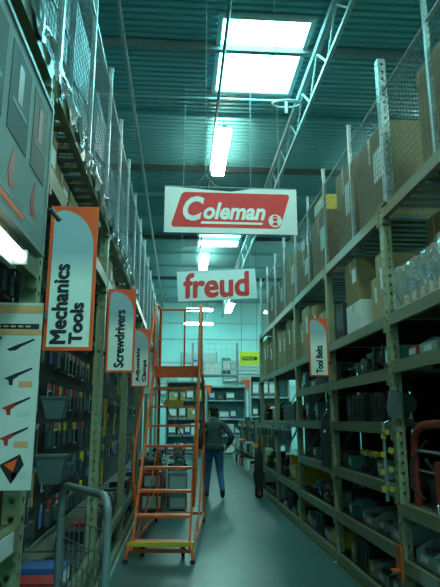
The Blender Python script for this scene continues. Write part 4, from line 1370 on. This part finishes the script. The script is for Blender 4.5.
t = tag(empty('hanging_banner', (-0.24, 6.85, 3.93)), 'upper wide white banner with red slanted panel and white script lettering', 'banner')
BW, BH = 1.73, 0.63
b = MB()
nn = 20
vs_ = []
for a in range(nn + 1):
    u_ = a / nn
    dip = 0.055 * max(0, 1 - abs(u_ - 0.5) / 0.5) if u_ < 0.5 else 0.055 * max(0, 1 - (u_ - 0.5) / 0.18)
    vs_ += [(u_ * BW, 0, 0), (u_ * BW, 0, BH - dip), (u_ * BW, 0.006, 0), (u_ * BW, 0.006, BH - dip)]
b.add(vs_, [f for a in range(nn) for f in ((4 * a, 4 * a + 4, 4 * a + 5, 4 * a + 1), (4 * a + 6, 4 * a + 2, 4 * a + 3, 4 * a + 7), (4 * a + 1, 4 * a + 5, 4 * a + 7, 4 * a + 3), (4 * a + 4, 4 * a, 4 * a + 2, 4 * a + 6))])
b.build('banner_sheet', 'banner', t)
# red slanted field
sh = 0.30
z0, z1 = 0.075, 0.555
fld = [(x + (z - z0) * sh, z) for x, z in rrect(0.08, 1.50, z0, z1, 0.05, 4)]
MB().prism(fld, -0.002, 0, 'xz').build('red_field', 'red_print', t)
text('C', 'banner', t, (0.24, 0.515, 0.16, 0.50), -0.004, shear=0.25, offset=0.035)
text('oleman', 'banner', t, (0.505, 1.315, 0.185, 0.42), -0.004, shear=0.25, offset=0.035, space=1.0)
MB().prism([(0.47, 0.125), (1.27, 0.125), (1.28, 0.155), (0.48, 0.155)], -0.004, -0.002, 'xz').build('underline', 'banner', t)
em = MB().lathe([(0.088, -0.004), (0.088, -0.002)], 20, (1.44, 0, 0.185), 'y').build('emblem', 'banner', t)
MB().prism([(1.40, 0.12), (1.48, 0.12), (1.462, 0.165), (1.418, 0.165)], -0.006, -0.004, 'xz').prism([(1.415, 0.18), (1.465, 0.18), (1.472, 0.22), (1.408, 0.22)], -0.006, -0.004, 'xz').prism([(1.395, 0.23), (1.485, 0.23), (1.44, 0.262)], -0.006, -0.004, 'xz').build('lantern_mark', 'red_print', em)
MB().tube([(0, 0.003, BH), (BW, 0.003, BH)], 0.007, 6).build('top_rod', 'steel_white', t)
MB().tube([(0.38, 0.003, BH), (0.53, 0.003, BH + 0.17), (0.68, 0.003, BH)], 0.005, 5).build('bridle', 'steel_white', t)
MB().tube([(0.53, 0.003, BH + 0.17), (0.53, 0.003, 3.8)], 0.005, 5).tube([(1.5, 0.003, BH), (1.5, 0.003, 3.8)], 0.004, 5).build('hanging_cord', 'steel_white', t)

t = tag(empty('hanging_banner', (-0.06, 9.5, 3.57)), 'lower white banner with bold red lettering, hung slightly tilted', 'banner')
t.rotation_euler = (0, R(-3.6), 0)
BW, BH = 1.38, 0.54
MB().box(0, BW, 0, 0.006, 0, BH).build('banner_sheet', 'banner', t)
text('freud', 'red_print', t, (0.12, 1.25, 0.06, 0.485), -0.003, offset=0.0, bold=0.017, shear=0.06, space=0.98)
MB().tube([(0, 0.003, BH), (BW, 0.003, BH)], 0.007, 6).build('top_rod', 'steel_white', t)
MB().tube([(0.08, 0.003, BH), (0.36, 0.003, 4.42)], 0.004, 5).tube([(1.3, 0.003, BH), (1.58, 0.003, 4.34)], 0.004, 5).build('hanging_cord', 'steel_white', t)

# yellow sign on a dark pole past the right rack
t = tag(empty('hanging_sign', (1.45, 13.6, 0)), 'small yellow sign with dark lettering band hanging past the right rack', 'sign')
for xv in (0.03, 0.41):
    MB().tube([(xv, 0, 3.2), (xv, 0, 7.98)], 0.005, 5).build('hanging_cord', 'steel_dark', t)
MB().box(-0.02, 0.46, -0.01, 0.005, 2.87, 3.2).build('sign_panel', 'yellow_sign', t)
MB().prism([(0.04, 2.99), (0.38, 2.99), (0.42, 3.035), (0.38, 3.08), (0.04, 3.08)], -0.012, -0.01, 'xz').build('black_band', 'ink', t)
text('STANLEY', 'yellow_sign', t, (0.06, 0.36, 3.005, 3.065), -0.0135, offset=0.02)

# ================================================================ the man walking away
def person():
    J = {}
    order = []

    def a(n_, p, r, par):
        J[n_] = (p, r, par)
        order.append(n_)
    a('pelvis', (0, 0, 0.95), (0.165, 0.12), None)
    a('waist', (0, -0.01, 1.12), (0.165, 0.12), 'pelvis')
    a('chest', (0, 0.0, 1.32), (0.19, 0.13), 'waist')
    a('shoulder', (0, 0.0, 1.46), (0.13, 0.09), 'chest')
    a('neck', (0, 0.01, 1.56), (0.06, 0.06), 'shoulder')
    a('headb', (0, 0.02, 1.64), (0.075, 0.085), 'neck')
    a('head', (0, 0.03, 1.72), (0.08, 0.1), 'headb')
    a('headt', (0, 0.02, 1.79), (0.06, 0.075), 'head')
    for s_, sd in ((-1, 'l'), (1, 'r')):
        a('sh' + sd, (s_ * 0.19, 0, 1.44), (0.075, 0.075), 'shoulder')
        if s_ < 0:
            a('elb' + sd, (-0.27, -0.06, 1.17), (0.06, 0.06), 'sh' + sd)
            a('wri' + sd, (-0.26, 0.08, 0.95), (0.042, 0.042), 'elb' + sd)
        else:
            a('elb' + sd, (0.35, -0.08, 1.2), (0.062, 0.062), 'sh' + sd)
            a('wri' + sd, (0.27, 0.12, 1.02), (0.042, 0.042), 'elb' + sd)
        a('hip' + sd, (s_ * 0.095, 0, 0.88), (0.1, 0.105), 'pelvis')
        if s_ < 0:
            a('knee' + sd, (-0.11, 0.06, 0.49), (0.068, 0.068), 'hip' + sd)
            a('ank' + sd, (-0.13, 0.02, 0.11), (0.05, 0.05), 'knee' + sd)
            a('heel' + sd, (-0.13, 0.0, 0.055), (0.045, 0.05), 'ank' + sd)
            a('toe' + sd, (-0.14, 0.17, 0.04), (0.045, 0.036), 'heel' + sd)
        else:
            a('knee' + sd, (0.12, 0.02, 0.48), (0.068, 0.068), 'hip' + sd)
            a('ank' + sd, (0.16, -0.26, 0.19), (0.05, 0.05), 'knee' + sd)
            a('heel' + sd, (0.16, -0.31, 0.14), (0.045, 0.05), 'ank' + sd)
            a('toe' + sd, (0.165, -0.19, 0.035), (0.045, 0.034), 'heel' + sd)
    # hands: palm and five fingers
    for s_, sd in ((-1, 'l'), (1, 'r')):
        wx, wy, wz = J['wri' + sd][0]
        ex, ey, ez = J['elb' + sd][0]
        d = (Vector((wx, wy, wz)) - Vector((ex, ey, ez))).normalized()
        pm = Vector((wx, wy, wz)) + d * 0.07
        a('palm' + sd, tuple(pm), (0.03, 0.04), 'wri' + sd)
        side = Vector((0, 1, 0)) - d * d.y
        side.normalize()
        inn = d.cross(side)
        for f_, (off, ln) in enumerate(((-0.032, 0.06), (-0.011, 0.072), (0.011, 0.076), (0.032, 0.066))):
            p1 = pm + side * off + d * 0.035
            p2 = p1 + d * ln * 0.55
            p3 = p2 + d * ln * 0.4 + inn * ln * 0.35 * s_
            a('f%d1' % f_ + sd, tuple(p1), (0.011, 0.011), 'palm' + sd)
            a('f%d2' % f_ + sd, tuple(p2), (0.010, 0.010), 'f%d1' % f_ + sd)
            a('f%d3' % f_ + sd, tuple(p3), (0.008, 0.008), 'f%d2' % f_ + sd)
        p1 = pm + side * 0.045 - d * 0.02
        a('th1' + sd, tuple(p1), (0.013, 0.013), 'palm' + sd)
        a('th2' + sd, tuple(p1 + side * 0.025 + d * 0.04), (0.010, 0.010), 'th1' + sd)
    idx = {n_: i for i, n_ in enumerate(order)}
    me = bpy.data.meshes.new('body')
    me.from_pydata([J[n_][0] for n_ in order], [(idx[n_], idx[J[n_][2]]) for n_ in order if J[n_][2]], [])
    o = bpy.data.objects.new('body', me)
    C.objects.link(o)
    o.modifiers.new('skin', 'SKIN')
    if not me.skin_vertices:
        me.skin_vertices.new()
    for n_ in order:
        sv = me.skin_vertices[0].data[idx[n_]]
        sv.radius = J[n_][1]
        sv.use_root = (n_ == 'pelvis')
    m2 = o.modifiers.new('sub', 'SUBSURF')
    m2.levels = 2
    m2.render_levels = 2
    dg = bpy.context.evaluated_depsgraph_get()
    nm_ = bpy.data.meshes.new_from_object(o.evaluated_get(dg))
    bpy.data.objects.remove(o)
    for m in ('jacket', 'denim', 'skin', 'hair', 'rubber'):
        nm_.materials.append(M(m))
    for p in nm_.polygons:
        c_ = p.center
        p.use_smooth = True
        if c_.z > 1.555:
            p.material_index = 3 if (c_.y < 0.03 and c_.z > 1.6) or c_.z > 1.76 else 2
        elif c_.z > 0.97 and abs(c_.x) < 0.24:
            p.material_index = 0
        elif abs(c_.x) > 0.2 and c_.z > 0.8:
            low = c_.z < (0.95 if c_.x < 0 else 1.02)
            p.material_index = 2 if low else 0
        elif c_.z < 0.13 or (c_.x > 0.1 and c_.y < -0.24 and c_.z < 0.2):
            p.material_index = 4
        else:
            p.material_index = 1
    return nm_, J


t = tag(empty('person', (0.72, 12.2, 0), R(-3)), 'person in dark jacket, cap and blue jeans walking away down the aisle', 'person')
t.scale = (1.12, 1.05, 1.02)
bm_, J = person()
o = bpy.data.objects.new('body', bm_)
C.objects.link(o)
o.parent = t
cap = MB().lathe([(0.098, 0.0), (0.1, 0.03), (0.085, 0.075), (0.04, 0.1), (0.005, 0.105)], 16, (0, 0.02, 1.735))
cap.prism([(-0.075, 0.1), (0.075, 0.1), (0.06, 0.19), (0, 0.21), (-0.06, 0.19)], 1.735, 1.745, 'xy')
cap.build('cap', 'fabric_black', t)
# jacket hem and collar, ears and nose
MB().lathe([(0.178, 0.0), (0.188, 0.02), (0.186, 0.09), (0.178, 0.11)], 18, (0, -0.005, 0.95)).build('jacket_hem', 'jacket', t)
MB().lathe([(0.085, 0.0), (0.078, 0.05)], 14, (0, 0.01, 1.525)).build('collar', 'jacket', t)
MB().prism(rrect(-0.012, 0.012, 1.66, 1.715, 0.01), 0.125, 0.15, 'xz').build('nose', 'skin', t)
MB().lathe([(0.012, -0.1), (0.024, -0.09), (0.012, -0.075)], 8, (0, 0.02, 1.69), 'x').lathe([(0.012, 0.075), (0.024, 0.09), (0.012, 0.1)], 8, (0, 0.02, 1.69), 'x').build('ears', 'skin', t)
MB().box(0.16, 0.2, -0.02, 0.04, 0.9, 1.0).build('belt_pouch', 'black_plastic', t)

# ================================================================ far end: shelving, displays, cages
rf = random.Random(14)


def far_unit(x0, x1, y, hs, label, mcol, where):
    W_ = x1 - x0
    t = tag(empty('display_shelf', (x0, y, 0)), label, 'shelf unit', 'far display shelves across the aisle end')
    H_ = hs[-1] + 0.05
    for x in (0, W_ - 0.06):
        MB().box(x, x + 0.06, 0, 0.6, 0, H_).build('upright', mcol, t)
    MB().box(0.06, W_ - 0.06, 0.57, 0.6, 0.05, H_).build('back_panel', 'teal_plastic', t)
    for z in hs:
        MB().box(0.06, W_ - 0.06, 0, 0.57, z - 0.05, z).build('shelf_board', mcol, t)
    for k_, z in enumerate(hs[:-1]):
        x = x0 + 0.12
        c_ = 0
        while x < x1 - 0.4:
            ww = rf.uniform(0.2, 0.45)
            if x + ww > x1 - 0.08:
                break
            kd = rf.choice(['pack_red', 'pack_white', 'pack_teal', 'pack_blue', 'carton_light', 'pack_black', 'pack_yellow', 'carton_white'])
            hgt = (hs[k_ + 1] - z) * rf.uniform(0.4, 0.75)
            place(kd, (x + ww / 2, y + 0.27, z + 0.001), 0, '%s, %s on %s level, far shelf %s' % (KINDS[kd][3], ORD[c_], ORD[k_], where), 'goods on the far shelves', (ww, 0.4, hgt))
            x += ww + rf.uniform(0.03, 0.12)
            c_ += 1
    return t


far_unit(-0.62, 1.1, 25.0, [0.2, 0.9, 1.6, 2.4, 3.2], 'grey far shelf unit straight behind the ladder', 'steel_grey', 'behind ladder')
far_unit(1.15, 2.9, 25.0, [0.2, 0.9, 1.6, 2.4, 3.0], 'pale far shelf unit behind the walking person', 'steel_white', 'behind person')
far_unit(2.95, 4.7, 24.0, [0.2, 0.9, 1.7, 2.5, 3.4], 'tall far shelf unit past the yellow sign', 'steel_white', 'past yellow sign')
# overhead grey cage display above the far shelves
t = tag(empty('overhead_cage', (0.5, 26.2, 3.6)), 'grey mesh storage cage high above the far shelves', 'wire cage')
b = MB()
for a in range(9):
    b.box(a * 0.27, a * 0.27 + 0.02, 0, 0.02, 0, 1.5)
for a in range(6):
    b.box(0, 2.18, 0, 0.02, a * 0.29, a * 0.29 + 0.02)
b.build('cage_front', 'steel_white', t)
for xv in (0.0, 2.1):
    MB().box(xv, xv + 0.1, 0.02, 0.1, -3.6, 1.5).build('cage_post', 'steel_grey', t)
MB().box(0, 2.2, 0.0, 0.6, -0.06, 0).build('cage_floor', 'steel_grey', t)
for a, (xx, ww, hh, m) in enumerate(((0.8, 0.5, 0.7, 'pack_blue'), (1.45, 0.6, 0.55, 'carton_white'), (2.15, 0.4, 0.8, 'pack_teal'))):
    place(m, (xx, 26.55, 3.601), 0, '%s inside the high far cage, %s along' % (KINDS[m][3], ORD[a]), 'goods in the far cage', (ww, 0.4, hh))
# orange triangular markers on the far units
for a, (xx, yy, zz) in enumerate(((2.3, 22.0, 3.1), (0.95, 24.9, 3.05))):
    t = tag(empty('orange_sign', (xx, yy, 0)), '%s orange pennant sign on a pole near the far shelves' % ('right-hand' if a == 0 else 'left-hand'), 'sign', 'orange pennant signs')
    MB().prism([(0, zz), (0.45, zz), (0.32, zz - 0.5), (0.2, zz - 0.15)], -0.01, 0.01, 'xz').build('sign_panel', 'orange_print', t)
    MB().tube([(0.25, 0.03, 0), (0.25, 0.03, zz)], 0.018, 7).build('pole', 'steel_grey', t)

# low displays beyond the right rack
t = None
for a in range(5):
    y0 = 13.3 + a * 1.7
    if abs(y0 - 13.6) < 0.2:
        y0 = 13.95
    t = tag(empty('low_gondola', (XR + 0.15, y0, 0)), 'low cream gondola display past the right rack, %s going away' % ORD[a], 'display', 'low gondola displays past the right rack')
    MB().box(0, 0.6, 0, 1.2, 0, 0.14).build('base', 'cream', t)
    MB().box(0.28, 0.32, 0, 1.2, 0.14, 1.5 + 0.15 * (a % 2)).build('back_board', 'peg', t)
    for yy in (0.0, 1.16):
        MB().box(0.26, 0.34, yy, yy + 0.04, 0.14, 1.56).build('upright', 'cream', t)
    MB().box(0.0, 0.28, 0.02, 1.18, 0.62, 0.64).build('shelf_board', 'cream', t)
    for k_, (zz, hh) in enumerate(((0.141, 0.3), (0.641, 0.28))):
        for c_ in range(4):
            kd = rf.choice(['pack_red', 'pack_white', 'pack_yellow', 'carton_white', 'pack_teal', 'pack_black'])
            place(kd, (XR + 0.28, y0 + 0.17 + c_ * 0.28, zz), -PI / 2, '%s, %s on %s shelf of %s low gondola' % (KINDS[kd][3], ORD[c_], 'lower' if k_ == 0 else 'upper', ORD[a]), 'goods on the low gondolas', (0.24, 0.24, hh * rf.uniform(0.7, 1.1)))
    for c_ in range(6):
        kd = rf.choice(['card_red', 'card_teal', 'card_yellow', 'pliers_red', 'hammer'])
        place(kd, (XR + 0.15 + 0.215, y0 + 0.14 + c_ * 0.18, 1.42), -PI / 2, '%s hanging %s on the %s low gondola' % (KINDS[kd][3], ORD[c_], ORD[a]), 'goods hanging on the low gondolas')
# red fire extinguisher at the rack end
t = tag(empty('fire_extinguisher', (XR + 0.045, 12.93, 0.75)), 'red fire extinguisher on the end upright of the right rack', 'extinguisher')
MB().lathe([(0.06, 0), (0.075, 0.02), (0.075, 0.4), (0.05, 0.46), (0.02, 0.48)], 14).build('cylinder_body', 'red', t)
MB().box(-0.02, 0.02, -0.05, 0.05, 0.48, 0.54).build('valve_handle', 'black_plastic', t)
MB().tube([(0, -0.03, 0.5), (-0.06, -0.06, 0.4), (-0.08, -0.05, 0.1)], 0.012, 6).build('hose', 'rubber', t)
MB().box(-0.03, 0.03, -0.135, -0.07, 0.2, 0.26).build('wall_bracket', 'steel_dark', t)

# goods standing behind the ladder on the left of the aisle
rs = random.Random(31)
STACKS = [(-0.46, 10.3), (-0.02, 10.5), (-0.46, 10.95), (-0.03, 11.15), (-0.45, 11.6), (-0.02, 11.8), (-0.45, 12.3), (-0.05, 12.6), (-0.44, 13.1), (-0.05, 13.5)]
for a, (xx, yy) in enumerate(STACKS):
    z = 0.001
    for lv in range(2):
        kd = rs.choice(['pack_red', 'pack_black', 'pack_red', 'pack_blue', 'pack_red', 'pack_white'])
        hh = rs.uniform(0.3, 0.45)
        place(kd, (xx, yy, z), 0, '%s, %s in %s floor stack behind ladder' % (KINDS[kd][3], ('lower', 'upper')[lv], ORD[a]), 'floor stacks behind the ladder', (rs.uniform(0.3, 0.38), rs.uniform(0.3, 0.4), hh))
        z += hh * 1.008 + 0.002
    kd = rs.choice(['saw_teal', 'grinder', 'drill_yellow', 'saw_grey', 'vise'])
    place(kd, (xx, yy, z), rs.uniform(-0.15, 0.15), '%s on top of %s floor stack behind ladder' % (KINDS[kd][3], ORD[a]), 'tools on the floor stacks')

for a, (x0, x1, z) in enumerate(((-2.2, -0.2, 2.9), (0.0, 2.0, 4.0), (2.3, 4.6, 3.6))):
    t = tag(empty('slatted_panel', (x0, WALL_Y - 0.2, z)), 'pale slatted panel on the end wall, %s from the left' % ORD[a], 'panel', 'slatted panels on the end wall')
    for q in range(6):
        shared('wslat%d' % a, lambda: MB().box(0.05, x1 - x0 - 0.05, 0.0, 0.04, 0, 0.14), 'slat', 'steel_white', t, (0, 0, q * 0.2))
    for xq in (0.0, x1 - x0 - 0.05):
        MB().box(xq, xq + 0.05, 0.041, 0.145, -0.05, 1.2).build('batten', 'steel_grey', t)
